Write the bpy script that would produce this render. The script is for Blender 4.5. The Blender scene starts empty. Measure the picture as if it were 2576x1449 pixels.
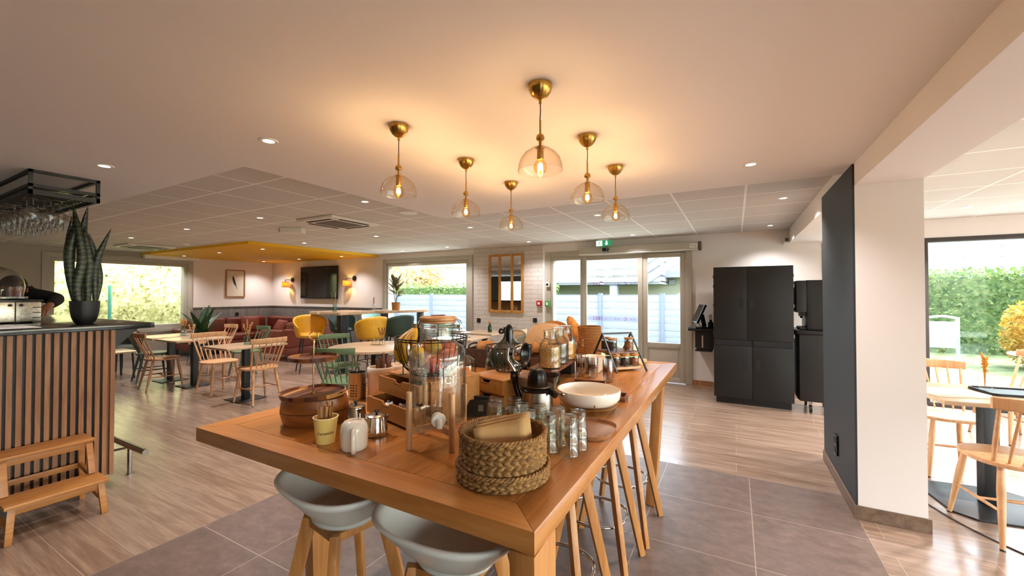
import bpy, bmesh, math, random
from mathutils import Vector, Matrix, Euler
R = random.Random(11)
S = bpy.context.scene
C = S.collection
PI = math.pi
cos, sin, rad = math.cos, math.sin, math.radians

# ---------------------------------------------------------------- geometry
class MB:
    """collects shapes for ONE mesh"""
    def __init__(s): s.v = []; s.f = []
    def add(s, vs, fs):
        n = len(s.v)
        s.v += [tuple(v) for v in vs]
        s.f += [tuple(i + n for i in f) for f in fs]
        return s
    def box(s, x0, x1, y0, y1, z0, z1):
        return s.add([(x0,y0,z0),(x1,y0,z0),(x1,y1,z0),(x0,y1,z0),(x0,y0,z1),(x1,y0,z1),(x1,y1,z1),(x0,y1,z1)],
                     [(3,2,1,0),(4,5,6,7),(0,1,5,4),(1,2,6,5),(2,3,7,6),(3,0,4,7)])
    def obox(s, c, size, m=None):
        hx, hy, hz = [k/2 for k in size]
        m = m or Matrix()
        vs = [Vector(c) + (m @ Vector(p)) for p in [(-hx,-hy,-hz),(hx,-hy,-hz),(hx,hy,-hz),(-hx,hy,-hz),(-hx,-hy,hz),(hx,-hy,hz),(hx,hy,hz),(-hx,hy,hz)]]
        return s.add(vs, [(3,2,1,0),(4,5,6,7),(0,1,5,4),(1,2,6,5),(2,3,7,6),(3,0,4,7)])
    def bar(s, p0, p1, w0, h0, w1=None, h1=None, up=(0,0,1)):
        p0, p1 = Vector(p0), Vector(p1); d = (p1-p0).normalized(); up = Vector(up)
        if abs(d.dot(up)) > .98: up = Vector((0,1,0))
        a = d.cross(up).normalized(); b = a.cross(d)
        w1 = w0 if w1 is None else w1; h1 = h0 if h1 is None else h1
        vs = []
        for p, w, h in ((p0,w0,h0),(p1,w1,h1)):
            for i, j in ((-1,-1),(1,-1),(1,1),(-1,1)): vs.append(p + a*(i*w/2) + b*(j*h/2))
        return s.add(vs, [(0,1,2,3),(7,6,5,4),(4,5,1,0),(5,6,2,1),(6,7,3,2),(7,4,0,3)])
    def tube(s, pts, r, seg=10, closed=False, cap=True):
        pts = [Vector(p) for p in pts]; n = len(pts)
        rs = r if isinstance(r, (list,tuple)) else [r]*n
        prev = None; vs = []
        for i, p in enumerate(pts):
            if closed: d = pts[(i+1)%n] - pts[i-1]
            else: d = pts[min(i+1,n-1)] - pts[max(i-1,0)]
            d.normalize()
            if prev is None:
                u = Vector((0,0,1)) if abs(d.z) < .9 else Vector((1,0,0))
                a = d.cross(u).normalized()
            else:
                a = (prev - d*prev.dot(d)).normalized()
            b = d.cross(a); prev = a
            for k in range(seg):
                t = 2*PI*k/seg
                vs.append(p + (a*cos(t) + b*sin(t))*rs[i])
        fs = []
        for i in range(n if closed else n-1):
            j = (i+1) % n
            for k in range(seg):
                q = (k+1) % seg
                fs.append((i*seg+k, i*seg+q, j*seg+q, j*seg+k))
        if cap and not closed:
            fs.append(tuple(range(seg))[::-1]); fs.append(tuple((n-1)*seg+k for k in range(seg)))
        return s.add(vs, fs)
    def cyl(s, c, r, z0, z1, seg=24, r1=None):
        return s.lathe([(0,z0),(r,z0),(r if r1 is None else r1,z1),(0,z1)], seg, c)
    def ring(s, c, R0, r, seg=40, ts=8, ry=None):
        ry = R0 if ry is None else ry
        return s.tube([(c[0]+R0*cos(2*PI*i/seg), c[1]+ry*sin(2*PI*i/seg), c[2]) for i in range(seg)], r, ts, True)
    def lathe(s, prof, seg=32, c=(0,0), sx=1, sy=1):
        cx, cy = c[0], c[1]; vs = []; idx = []
        for (r, z) in prof:
            if r <= 1e-7:
                idx.append([len(vs)]); vs.append((cx, cy, z))
            else:
                idx.append(list(range(len(vs), len(vs)+seg)))
                for k in range(seg):
                    t = 2*PI*k/seg
                    vs.append((cx + r*cos(t)*sx, cy + r*sin(t)*sy, z))
        fs = []
        for a, b in zip(idx, idx[1:]):
            for k in range(seg):
                q = (k+1) % seg
                if len(a) == 1 and len(b) == 1: continue
                if len(a) == 1: fs.append((a[0], b[q], b[k]))
                elif len(b) == 1: fs.append((a[k], a[q], b[0]))
                else: fs.append((a[k], a[q], b[q], b[k]))
        return s.add(vs, fs)
    def prism(s, outl, z0, z1):
        n = len(outl)
        vs = [(x,y,z0) for x,y in outl] + [(x,y,z1) for x,y in outl]
        fs = [tuple(range(n))[::-1], tuple(range(n,2*n))] + [(i,(i+1)%n,n+(i+1)%n,n+i) for i in range(n)]
        return s.add(vs, fs)
    def grid(s, nu, nv, fn, cu=False, cv=False):
        vs = [fn(i/(nu if cu else nu-1), j/(nv if cv else nv-1)) for j in range(nv) for i in range(nu)]
        fs = []
        for j in range(nv if cv else nv-1):
            for i in range(nu if cu else nu-1):
                a = j*nu + i; b = j*nu + (i+1)%nu; j2 = (j+1)%nv
                fs.append((a, b, j2*nu+(i+1)%nu, j2*nu+i))
        return s.add(vs, fs)
    def sphere(s, c, r, seg=16, sc=(1,1,1)):
        n = max(6, seg//2)
        vs = [(c[0], c[1], c[2]-r*sc[2])]; 
        for j in range(1,n):
            t = PI*j/n
            for k in range(seg):
                p = 2*PI*k/seg
                vs.append((c[0]+r*sc[0]*sin(t)*cos(p), c[1]+r*sc[1]*sin(t)*sin(p), c[2]-r*sc[2]*cos(t)))
        vs.append((c[0], c[1], c[2]+r*sc[2])); fs = []
        for k in range(seg):
            q=(k+1)%seg
            fs.append((0,1+q,1+k)); fs.append((len(vs)-1, 1+(n-2)*seg+k, 1+(n-2)*seg+q))
            for j in range(n-2):
                a=1+j*seg; fs.append((a+k,a+q,a+seg+q,a+seg+k))
        return s.add(vs, fs)
    def move(s, m):
        s.v = [tuple(m @ Vector(v)) for v in s.v]; return s
    def merge(s, o, m=None):
        return s.add([m @ Vector(v) for v in o.v] if m else o.v, o.f)

def bspline(pts, n=8, closed=False):
    """Catmull-Rom through pts"""
    P = [Vector(p) for p in pts]; out = []; N = len(P)
    for i in range(N if closed else N-1):
        p0 = P[(i-1)%N] if (closed or i) else P[0]
        p1, p2 = P[i], P[(i+1)%N]
        p3 = P[(i+2)%N] if (closed or i+2 < N) else P[-1]
        for k in range(n):
            t = k/n
            out.append(.5*((2*p1) + (p2-p0)*t + (2*p0-5*p1+4*p2-p3)*t*t + (3*p1-p0-3*p2+p3)*t**3))
    if not closed: out.append(P[-1])
    return out

def build(name, mb, mat, parent=None, bevel=0, solid=0, smooth=40, loc=None, rot=None, sub=0, segs=2, off=0):
    me = bpy.data.meshes.new(name)
    me.from_pydata(mb.v, [], mb.f)
    bm = bmesh.new(); bm.from_mesh(me)
    bmesh.ops.recalc_face_normals(bm, faces=bm.faces)
    if bevel:
        es = [e for e in bm.edges if len(e.link_faces) == 2 and e.calc_face_angle(0) > rad(28)]
        if es: bmesh.ops.bevel(bm, geom=es, offset=bevel, segments=segs, profile=.6, affect='EDGES', clamp_overlap=True)
    bm.to_mesh(me); bm.free()
    if smooth:
        me.polygons.foreach_set('use_smooth', [True]*len(me.polygons))
        me.set_sharp_from_angle(angle=rad(smooth))
    for m in (mat if isinstance(mat,(list,tuple)) else [mat]): me.materials.append(m)
    o = bpy.data.objects.new(name, me); C.objects.link(o)
    if parent is not None: o.parent = parent
    if loc: o.location = loc
    if rot: o.rotation_euler = rot
    if solid:
        m = o.modifiers.new('thickness', 'SOLIDIFY'); m.thickness = solid; m.offset = off
    if sub:
        m = o.modifiers.new('subdivision', 'SUBSURF'); m.levels = sub; m.render_levels = sub
    return o

def tag(o, label=None, cat=None, group=None, kind=None):
    if label: o['label'] = label
    if cat: o['category'] = cat
    if group: o['group'] = group
    if kind: o['kind'] = kind
    return o
def thing(name, label, cat, loc=(0,0,0), rz=0, group=None):
    o = bpy.data.objects.new(name, None); C.objects.link(o)
    o.empty_display_size = .1
    o.location = loc; o.rotation_euler = (0,0,rz)
    return tag(o, label, cat, group)
def struct(name, mb, mat, **k):
    return tag(build(name, mb, mat, **k), kind='structure')
def dup(root, loc, rz=None, label=None, group=None, scale=None):
    r = root.copy(); C.objects.link(r); r.location = loc
    if rz is not None: r.rotation_euler = (0,0,rz)
    if scale: r.scale = (scale,)*3 if isinstance(scale,(int,float)) else scale
    if label: r['label'] = label
    if group: r['group'] = group
    for ch in list(root.children):
        c = ch.copy(); C.objects.link(c); c.parent = r
        for g in list(ch.children):
            d = g.copy(); C.objects.link(d); d.parent = c
    return r
def mat_of(root, fn):
    """swap materials on a copied thing (object-level, own mesh copies)"""
    for ch in list(root.children)+[g for c in root.children for g in c.children]:
        if ch.type == 'MESH':
            new = fn(ch.data.materials[0])
            if new is not ch.data.materials[0]:
                ch.data = ch.data.copy(); ch.data.materials[0] = new

def text_mesh(txt, size, depth=.001, align='CENTER'):
    cu = bpy.data.curves.new('lettering', 'FONT'); cu.body = txt; cu.size = size; cu.extrude = depth
    cu.align_x = align; cu.align_y = 'CENTER'
    o = bpy.data.objects.new('lettering', cu); C.objects.link(o)
    dg = bpy.context.evaluated_depsgraph_get()
    me = bpy.data.meshes.new_from_object(o.evaluated_get(dg))
    mb = MB(); mb.add([v.co.copy() for v in me.vertices], [tuple(p.vertices) for p in me.polygons])
    bpy.data.objects.remove(o); bpy.data.curves.remove(cu); bpy.data.meshes.remove(me)
    return mb
def wrap(mb, r, z, ang, taper=0):
    """bend flat lettering (x,y,depth) round a vertical cylinder of radius r, centred at angle ang"""
    out = []
    for x, y, d in mb.v:
        rr = r + d + taper*y
        t = ang + x/r
        out.append((rr*cos(t), rr*sin(t), z+y))
    mb.v = out; return mb

# ---------------------------------------------------------------- materials
def lin(h):
    h = h.lstrip('#'); c = [int(h[i:i+2],16)/255 for i in (0,2,4)]
    return tuple([(x/12.92 if x <= .04045 else ((x+.055)/1.055)**2.4) for x in c]) + (1,)
class NT:
    def __init__(s, name):
        s.m = bpy.data.materials.new(name); s.m.use_nodes = True
        s.t = s.m.node_tree; s.n = s.t.nodes; s.l = s.t.links
        s.p = s.n.get('Principled BSDF'); s.out = s.n.get('Material Output')
    def new(s, typ, **k):
        n = s.n.new(typ)
        for a, b in k.items(): setattr(n, a, b)
        return n
    def link(s, a, b): s.l.new(a, b)
    def coords(s, scale=(1,1,1), rot=(0,0,0), loc=(0,0,0), kind='Object'):
        tc = s.new('ShaderNodeTexCoord'); mp = s.new('ShaderNodeMapping')
        mp.inputs['Scale'].default_value = scale; mp.inputs['Rotation'].default_value = rot; mp.inputs['Location'].default_value = loc
        if kind == 'World':
            g = s.new('ShaderNodeNewGeometry'); s.link(g.outputs['Position'], mp.inputs['Vector'])
        else: s.link(tc.outputs[kind], mp.inputs['Vector'])
        return mp.outputs['Vector']
    def noise(s, vec, scale=5, detail=4, rough=.6, dist=0):
        n = s.new('ShaderNodeTexNoise'); n.inputs['Scale'].default_value = scale; n.inputs['Detail'].default_value = detail
        n.inputs['Roughness'].default_value = rough; n.inputs['Distortion'].default_value = dist
        s.link(vec, n.inputs['Vector']); return n.outputs['Fac']
    def ramp(s, fac, stops):
        r = s.new('ShaderNodeValToRGB'); e = r.color_ramp.elements
        while len(e) < len(stops): e.new(.5)
        for el, (p, c) in zip(e, stops):
            el.position = p; el.color = lin(c) if isinstance(c, str) else (c,c,c,1)
        s.link(fac, r.inputs['Fac']); return r.outputs['Color']
    def mix(s, fac, a, b, mode='MIX'):
        n = s.new('ShaderNodeMix', data_type='RGBA', blend_type=mode)
        for inp, val in ((n.inputs[0],fac),(n.inputs[6],a),(n.inputs[7],b)):
            if isinstance(val, (int,float)): inp.default_value = val
            elif isinstance(val, (tuple,str)): inp.default_value = lin(val) if isinstance(val,str) else val
            else: s.link(val, inp)
        return n.outputs[2]
    def bump(s, h, strength=.3, dist=.01):
        b = s.new('ShaderNodeBump'); b.inputs['Strength'].default_value = strength; b.inputs['Distance'].default_value = dist
        s.link(h, b.inputs['Height']); s.link(b.outputs['Normal'], s.p.inputs['Normal']); return b
    def base(s, c): 
        if isinstance(c, str): s.p.inputs['Base Color'].default_value = lin(c)
        else: s.link(c, s.p.inputs['Base Color'])
    def set(s, **k):
        for a, b in k.items(): s.p.inputs[a.replace('_',' ')].default_value = b
def M(name, c, rough=.5, metal=0, c2=None, scale=20, stretch=(1,1,1), bump=0, bscale=80, coat=0, emit=None, es=0, spec=.5):
    t = NT(name); t.base(c); t.set(Roughness=rough, Metallic=metal)
    t.p.inputs['Specular IOR Level'].default_value = spec
    v = None
    if c2 or bump: v = t.coords(stretch)
    if c2:
        f = t.noise(v, scale, 5); t.base(t.ramp(f, [(.35,c),(.7,c2)]))
    if bump: t.bump(t.noise(v, bscale, 3), bump, .004)
    if coat: t.set(Coat_Weight=coat, Coat_Roughness=.08)
    if emit: t.p.inputs['Emission Color'].default_value = lin(emit); t.p.inputs['Emission Strength'].default_value = es
    return t.m
def WOOD(name, dark, mid, light, axis=0, scale=1., rough=.4, coat=0, contrast=1.0, spec=.5):
    """long streaky grain along one axis of the object"""
    t = NT(name); st = [11*scale]*3; st[axis] = .9*scale
    v = t.coords(tuple(st)); f = t.noise(v, 2.2, 6, .62, .6)
    st2 = [70*scale]*3; st2[axis] = 2.2*scale
    g = t.noise(t.coords(tuple(st2)), 2, 3, .7)
    c = t.ramp(f, [(.5-.22/contrast,dark),(.5,mid),(.5+.22/contrast,light)])
    c = t.mix(t.ramp(g, [(.3,.0),(.75,.35)]), c, dark, 'MIX')
    t.base(c); t.set(Roughness=rough); t.p.inputs['Specular IOR Level'].default_value = spec
    if coat: t.set(Coat_Weight=coat, Coat_Roughness=.12)
    t.bump(g, .08, .002)
    return t.m
def GLASS(name, tint='#ffffff', edge='#b9c4c4', refl=1.0, rough=.0, ior=1.45):
    """thin-walled clear glass: see-through face on, tinted and mirror-like towards its edges"""
    t = NT(name); t.n.remove(t.p)
    lw = t.new('ShaderNodeLayerWeight'); lw.inputs['Blend'].default_value = .5
    def powr(e):
        q = t.new('ShaderNodeMath', operation='POWER'); q.inputs[1].default_value = e; t.link(lw.outputs['Facing'], q.inputs[0]); return q.outputs[0]
    tr = t.new('ShaderNodeBsdfTransparent'); gl = t.new('ShaderNodeBsdfGlossy'); gl.inputs['Roughness'].default_value = rough
    t.link(t.mix(powr(2.6), tint, edge), tr.inputs['Color'])
    f0 = ((ior-1)/(ior+1))**2  # Schlick reflectance of a clear pane
    mul = t.new('ShaderNodeMath', operation='MULTIPLY_ADD'); mul.inputs[1].default_value = (1-f0)*min(1,refl)*.8; mul.inputs[2].default_value = f0*refl
    t.link(powr(4.2), mul.inputs[0])
    mx = t.new('ShaderNodeMixShader'); t.link(mul.outputs[0], mx.inputs[0]); t.link(tr.outputs[0], mx.inputs[1]); t.link(gl.outputs[0], mx.inputs[2])
    t.link(mx.outputs[0], t.out.inputs['Surface'])
    return t.m

white_paint = M('white wall paint', '#efe8e5', .85, bump=.05, bscale=220)
plaster = M('warm white plaster ceiling', '#f1eef0', .9, bump=.05, bscale=160)
cream_paint = M('cream wall paint', '#ede3db', .85, bump=.05, bscale=220)
taupe_wall = M('taupe wall tone', '#aea496', .6)
taupe_frame = M('taupe window frame', '#b4ac9d', .45)
black_paint = M('charcoal wall paint', '#2a2d31', .6)
yellow_paint = M('mustard yellow paint', '#f2b705', .6)
blk = M('black powder coated steel', '#0b0b0c', .45)
blk_mat = M('matt black laminate', '#0b0a0a', .5)
blk_soft = M('black plastic', '#09090a', .3)
dark_frame = M('dark brown window frame', '#3a322f', .5)
brass = M('brushed brass', '#c79c4c', .30, 1, '#a0783a', 30, (1,1,14))
gold = M('rose gold rod', '#c99a6a', .25, 1)
chrome = M('chrome', '#d8d8d8', .12, 1)
steel = M('brushed steel', '#b9b2a9', .25, 1, '#8f8880', 60, (1,1,.06))
steel_h = M('brushed steel sheet', '#bdb8b0', .3, 1, '#958f86', 60, (.06,1,1))
white_cer = M('white ceramic', '#eee6dc', .16)
cream_cer = M('cream stoneware', '#e6d6c6', .3)
white_pl = M('white moulded plastic', '#dcdcda', .32)
white_tr = M('white lamp trim', '#f2efe9', .4)
off_white = M('ivory plastic', '#e7e2da', .45)
clear = GLASS('clear glass', '#ffffff', '#dde4e2')
pane = GLASS('window pane', '#f8fdfb', '#e5efea', .7)
jar_glass = GLASS('thick clear jar glass', '#fcfcfa', '#d4d6cc', 1.3, .02, 1.5)
lampglass = GLASS('pale amber lamp glass', '#fffdfa', '#f4e6d4', 1.0, .01, 1.45)
tumbler_glass = GLASS('ribbed tumbler glass', '#fbfbf8', '#c2c3bc', 1.4, .03, 1.5)
bottle_blue = GLASS('pale blue bottle glass', '#e2efee', '#b0cfcc', 1.0, .02)
smoke_pl = GLASS('smoky clear plastic', '#dcd8d6', '#a39e9c', 1.0, .03)
green_glass = M('dark green demijohn glass', '#0e1a09', .05, spec=.8, coat=.6)
oak = WOOD('oak table top', '#a1652f', '#b97a3f', '#c98d52', 1, 1, .26, .35)
oak_edge = WOOD('oak edge', '#9a602e', '#b5773e', '#c58a50', 0, 1, .35)
oak_leg = WOOD('oak leg', '#9f6634', '#bd8149', '#cc945c', 2, 1, .45)
beech = WOOD('natural beech', '#b98658', '#cf9d70', '#dcb088', 2, 1.4, .42)
beech_dark = WOOD('walnut tinted beech', '#8a5d3a', '#a6744b', '#b9865c', 2, 1.4, .42)
pale_top = WOOD('pale oak laminate', '#a98c6e', '#bd9f80', '#c9ad8f', 0, .8, .24)
bamboo = WOOD('bamboo board', '#9a642b', '#b3783a', '#c28a4b', 0, 1.2, .4)
bamboo_y = WOOD('bamboo board upright', '#9a642b', '#b3783a', '#c28a4b', 1, 1.2, .4)
acacia = WOOD('acacia wood', '#4a2715', '#7a4524', '#a9652f', 0, 1.3, .32, .2, 1.4)
acacia_box = WOOD('oiled acacia', '#6f3c18', '#99592a', '#b8742f', 0, 1, .38, .15)
walnut = WOOD('walnut', '#4d2c1c', '#6d4128', '#8a573a', 0, 1.2, .4)
step_wood = WOOD('oiled bamboo', '#8f5827', '#a96f37', '#bb8346', 1, 1, .4)
slat_wood = WOOD('oak slat', '#7a5034', '#926544', '#a87b57', 2, 1.2, .5)
stool_wood = WOOD('oak stool leg', '#97602f', '#b67b44', '#c8925a', 2, 1.2, .42)
green_lac = M('sage green lacquer', '#5d7350', .38)
mint_lac = M('mint green lacquer', '#9fc3a0', .4)
dk_olive = M('dark olive lacquer', '#3f4433', .4)
rust = M('rust leather', '#70290f', .5, c2='#591d0b', scale=14, bump=.12, bscale=120)
rust_cushion = M('rust cushion fabric', '#7d3212', .7, c2='#6b290f', scale=40)  # cushion fabric, a little lighter than the sofa leather
yellow_lea = M('mustard leather', '#d19a1f', .45, c2='#c08c1a', scale=12)
dkgreen_vel = M('bottle green velvet', '#1f3328', .6)
teal_fab = M('pale teal fabric', '#9fcfcb', .6)
burg = M('burgundy lacquer', '#6a1622', .3)
charcoal_fab = M('charcoal fabric', '#23241f', .8)
grey_fab = M('grey fabric', '#6f665e', .85)
soil = M('potting soil', '#4a3a2c', .95, c2='#7a6650', scale=60, bump=.6, bscale=60)
leaf_palm = M('glossy green leaf', '#1c3413', .4, c2='#2f521f', scale=8)
leaf_rub = M('bronze green leaf', '#4a5320', .35, c2='#6d5a2c', scale=6)
stemm = M('plant stem', '#7d6b46', .7)
straw = M('dried grass', '#c09a62', .9)
cork = M('cork', '#b98345', .9, c2='#8f5f2c', scale=60, bump=.5, bscale=60)
kraft = M('kraft paper', '#d3aa74', .8, c2='#c3965f', scale=12, bump=.1, bscale=30)
kraft_bag = M('crumpled kraft paper bag', '#b98550', .85, c2='#a06e3d', scale=16, bump=.8, bscale=14)
paper_cup = M('pale yellow paper cup', '#e9d07e', .55)
paper_wht = M('white paper', '#f0ece4', .8)
mirror_m = M('mirror', '#dddddd', .015, 1)
screen = M('black screen', '#060608', .08)
print_art = M('off white art print', '#d8cdb8', .35)
skin = M('skin', '#b9785c', .55)
knit = M('dark knitted sweater', '#1a1a1c', .9, bump=.4, bscale=160)
trouser = M('dark cotton trousers', '#17181c', .9)
hair_m = M('dark brown hair', '#1d130d', .6)
concrete = M('light concrete', '#d8d6d4', .9, c2='#c8c6c2', scale=3)
SKY, SUN, EXPO, DOWN, PEND, SCON = 1.9, 3.4, 0.68, 54, 3.6, 5.5
# ---------------------------------------------------------------- setting materials
def floor_wood():
    t = NT('wood look plank floor'); v = t.coords((1,1,1), kind='World')
    b = t.new('ShaderNodeTexBrick'); b.offset = .37; b.offset_frequency = 2; b.squash = 1
    for k, x in dict(Scale=1, Brick_Width=1.22, Row_Height=.2, Mortar_Size=.0025, Mortar_Smooth=.1, Bias=0).items(): b.inputs[k.replace('_',' ')].default_value = x
    b.inputs['Color1'].default_value = (.12,.12,.12,1); b.inputs['Color2'].default_value = (.9,.9,.9,1); b.inputs['Mortar'].default_value = (.5,.5,.5,1)
    t.link(v, b.inputs['Vector'])
    f = t.noise(t.coords((1.1,13,1), kind='World'), 1.6, 7, .66, .5)
    g = t.noise(t.coords((3,75,1), kind='World'), 1.4, 4, .7)
    c = t.ramp(f, [(.3,'#6d5443'),(.5,'#907663'),(.7,'#ae957f')])
    c = t.mix(t.ramp(g,[(.35,.0),(.75,.45)]), c, '#654b3d')
    sep = t.new('ShaderNodeSeparateColor'); t.link(b.outputs['Color'], sep.inputs['Color'])
    c = t.mix(t.ramp(sep.outputs[0],[(0,.0),(1,.22)]), c, '#bda593')
    c = t.mix(b.outputs['Fac'], c, '#a8927f')
    t.base(c); t.set(Roughness=.25, Coat_Weight=.35, Coat_Roughness=.14); t.bump(g, .12, .002)
    return t.m
def floor_tile():
    t = NT('brown grey floor tile'); v = t.coords((1,1,1), loc=(-.688+.602*10, -3.735+.602*20, 0), kind='World')
    b = t.new('ShaderNodeTexBrick'); b.offset = 0; b.squash = 1
    for k, x in dict(Scale=1, Brick_Width=.602, Row_Height=.602, Mortar_Size=.003, Mortar_Smooth=.1).items(): b.inputs[k.replace('_',' ')].default_value = x
    t.link(v, b.inputs['Vector'])
    f = t.noise(t.coords((1,1.6,1), kind='World'), 9, 9, .7)
    c = t.ramp(f, [(.3,'#5e4c44'),(.52,'#715e54'),(.75,'#857166')])
    c = t.mix(b.outputs['Fac'], c, '#a38f80')
    t.base(c); t.set(Roughness=.38); t.bump(f, .06, .004)
    return t.m
def ceil_tile():
    t = NT('suspended ceiling tile'); v = t.coords((1,1,1), loc=(3.6+.616*40+.004, -2.0+.617*20+.004, 0), kind='World')
    b = t.new('ShaderNodeTexBrick'); b.offset = 0; b.squash = 1
    for k, x in dict(Scale=1, Brick_Width=.616, Row_Height=.617, Mortar_Size=.010, Mortar_Smooth=0).items(): b.inputs[k.replace('_',' ')].default_value = x
    t.link(v, b.inputs['Vector'])
    f = t.noise(t.coords((1,1,1), kind='World'), 220, 2)
    c = t.ramp(f, [(.3,'#cdc9c6'),(.7,'#d9d5d2')])
    t.base(t.mix(b.outputs['Fac'], c, '#fffdf9')); t.set(Roughness=.8)  # grid bars near white: window glare put into their colour
    inv = t.new('ShaderNodeMath', operation='SUBTRACT'); inv.inputs[0].default_value = 1; t.link(b.outputs['Fac'], inv.inputs[1])
    t.bump(inv.outputs[0], .5, .006); t.p.inputs['Specular IOR Level'].default_value = .3
    return t.m
def brick_wall():
    t = NT('painted slim brick'); v = t.coords((1,1,1), rot=(PI/2,0,0), kind='World')
    b = t.new('ShaderNodeTexBrick'); b.offset = .5; b.squash = 1
    for k, x in dict(Scale=1, Brick_Width=.3, Row_Height=.085, Mortar_Size=.005, Mortar_Smooth=.3).items(): b.inputs[k.replace('_',' ')].default_value = x
    t.link(v, b.inputs['Vector'])
    f = t.noise(t.coords((1,1,1), kind='World'), 40, 5)
    t.base(t.mix(b.outputs['Fac'], t.ramp(f,[(.3,'#c9c0b8'),(.7,'#d9d0c9')]), '#b5aba0')); t.set(Roughness=.8)
    inv = t.new('ShaderNodeMath', operation='SUBTRACT'); inv.inputs[0].default_value = 1; t.link(b.outputs['Fac'], inv.inputs[1])
    t.bump(inv.outputs[0], .45, .006)
    return t.m
def boards(name, axis):
    t = NT(name); v = t.coords((1,1,1), kind='World')
    w = t.new('ShaderNodeTexWave', wave_type='BANDS', bands_direction=axis, wave_profile='SAW'); w.inputs['Scale'].default_value = PI/(10*.155); w.inputs['Distortion'].default_value = 0
    t.link(v, w.inputs['Vector'])
    gro = t.ramp(w.outputs['Fac'], [(0,.0),(.06,1.0)])
    st = (14,14,1.2); f = t.noise(t.coords(st, kind='World'), 2, 6)
    c = t.ramp(f, [(.3,'#6b6763'),(.7,'#8a8580')])
    t.base(t.mix(gro, '#4a4643', c)); t.set(Roughness=.6); t.bump(gro, .6, .006)
    return t.m
def leafy(name, dark, mid, light, sc=9):
    t = NT(name); v = t.coords((1,1,1), kind='World')
    f = t.noise(v, sc, 3); t.base(t.ramp(f, [(.3,dark),(.5,mid),(.68,light)])); t.set(Roughness=.7)
    tr = t.new('ShaderNodeBsdfTranslucent'); t.link(t.p.inputs['Base Color'].links[0].from_socket, tr.inputs['Color'])
    mx = t.new('ShaderNodeMixShader'); mx.inputs[0].default_value = .35
    t.link(t.p.outputs[0], mx.inputs[1]); t.link(tr.outputs[0], mx.inputs[2]); t.link(mx.outputs[0], t.out.inputs['Surface'])
    return t.m
fl_wood, fl_tile, ce_tile, br_wall = floor_wood(), floor_tile(), ceil_tile(), brick_wall()
boards_x, boards_y = boards('grey vertical boarding', 'X'), boards('grey vertical boarding side', 'Y')

XL, XR, YB, YF, ZT, ZP = -11.86, 7.0, 7.08, -3.2, 2.39, 2.30
# ---------------------------------------------------------------- shell
struct('floor', MB().box(XL-.2, XR+.2, YF-.2, YB+.25, -.12, 0), fl_wood, smooth=0)
struct('floor', MB().box(-2.924, .688, YF, 3.735, .0004, .0016), fl_tile, smooth=0)
struct('ceiling', MB().box(XL-.2, XR+.2, YF-.2, YB+.25, ZT, ZT+.2), ce_tile, smooth=0)
struct('ceiling', MB().prism([(XL,YF),(.688,YF),(.688,3.66),(-2.87,3.66),(-2.87,1.52),(XL,1.52)], ZP, ZT-.0005), plaster, smooth=0)
struct('ceiling', MB().box(XL+.001, -7.56, 4.08, YB-.001, 2.338, ZT-.0005), yellow_paint, smooth=0)

def wall_along_x(mb, y0, y1, x0, x1, z0, z1, ops):
    x = x0
    for (a,b,c,d) in sorted(ops):
        if a > x: mb.box(x,a,y0,y1,z0,z1)
        if c > z0: mb.box(a,b,y0,y1,z0,c)
        if d < z1: mb.box(a,b,y0,y1,d,z1)
        x = b
    if x < x1: mb.box(x,x1,y0,y1,z0,z1)
    return mb
def wall_along_y(mb, x0, x1, y0, y1, z0, z1, ops):
    t = wall_along_x(MB(), x0, x1, y0, y1, z0, z1, ops)
    mb.add([(v[1], v[0], v[2]) for v in t.v], [f[::-1] for f in t.f]); return mb
struct('wall_back', wall_along_x(MB(), YB, YB+.25, XL-.2, -4.775, 0, ZT, [(-7.38,-4.80,.50,2.265)]), cream_paint, smooth=0)
struct('wall_back', MB().box(-4.775, -3.205, YB-.02, YB+.25, 0, ZT), br_wall, smooth=0)
struct('wall_back', wall_along_x(MB(), YB, YB+.25, -3.205, XR+.2, 0, ZT, [(-3.13,-.60,0,2.235),(1.07,6.2,.03,2.16)]), white_paint, smooth=0)
struct('wall_left', wall_along_y(MB(), XL-.25, XL, YF-.2, 5.10, 0, ZT, [(2.56,5.08,.56,2.285)]), taupe_wall, smooth=0)  # greyer stretch of the left wall, up to the window's far edge
struct('wall_left', MB().box(XL-.25, XL, 5.10, YB+.25, 0, ZT), cream_paint, smooth=0)
struct('wall_right', wall_along_y(MB(), XR, XR+.25, YF-.2, YB+.25, 0, ZT, [(-2.9,6.8,.05,2.25)]), white_paint, smooth=0)
struct('wall_front', wall_along_x(MB(), YF-.25, YF, XL-.2, XR+.2, 0, ZT, [(-10.3,-8.7,.9,2.12),(3.4,6.7,.05,2.25)]), M('bounce damping dark wall','#6d655c',.7), smooth=0)  # unseen wall kept dark to cut bounced light on the table front
# unseen roof eave, added and sized to keep the high sun off the glass
struct('ceiling', MB().box(XL-.6, XR+2.4, YF-.9, YB+1.1, ZT+.2, ZT+.36), white_paint, smooth=0)
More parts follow.
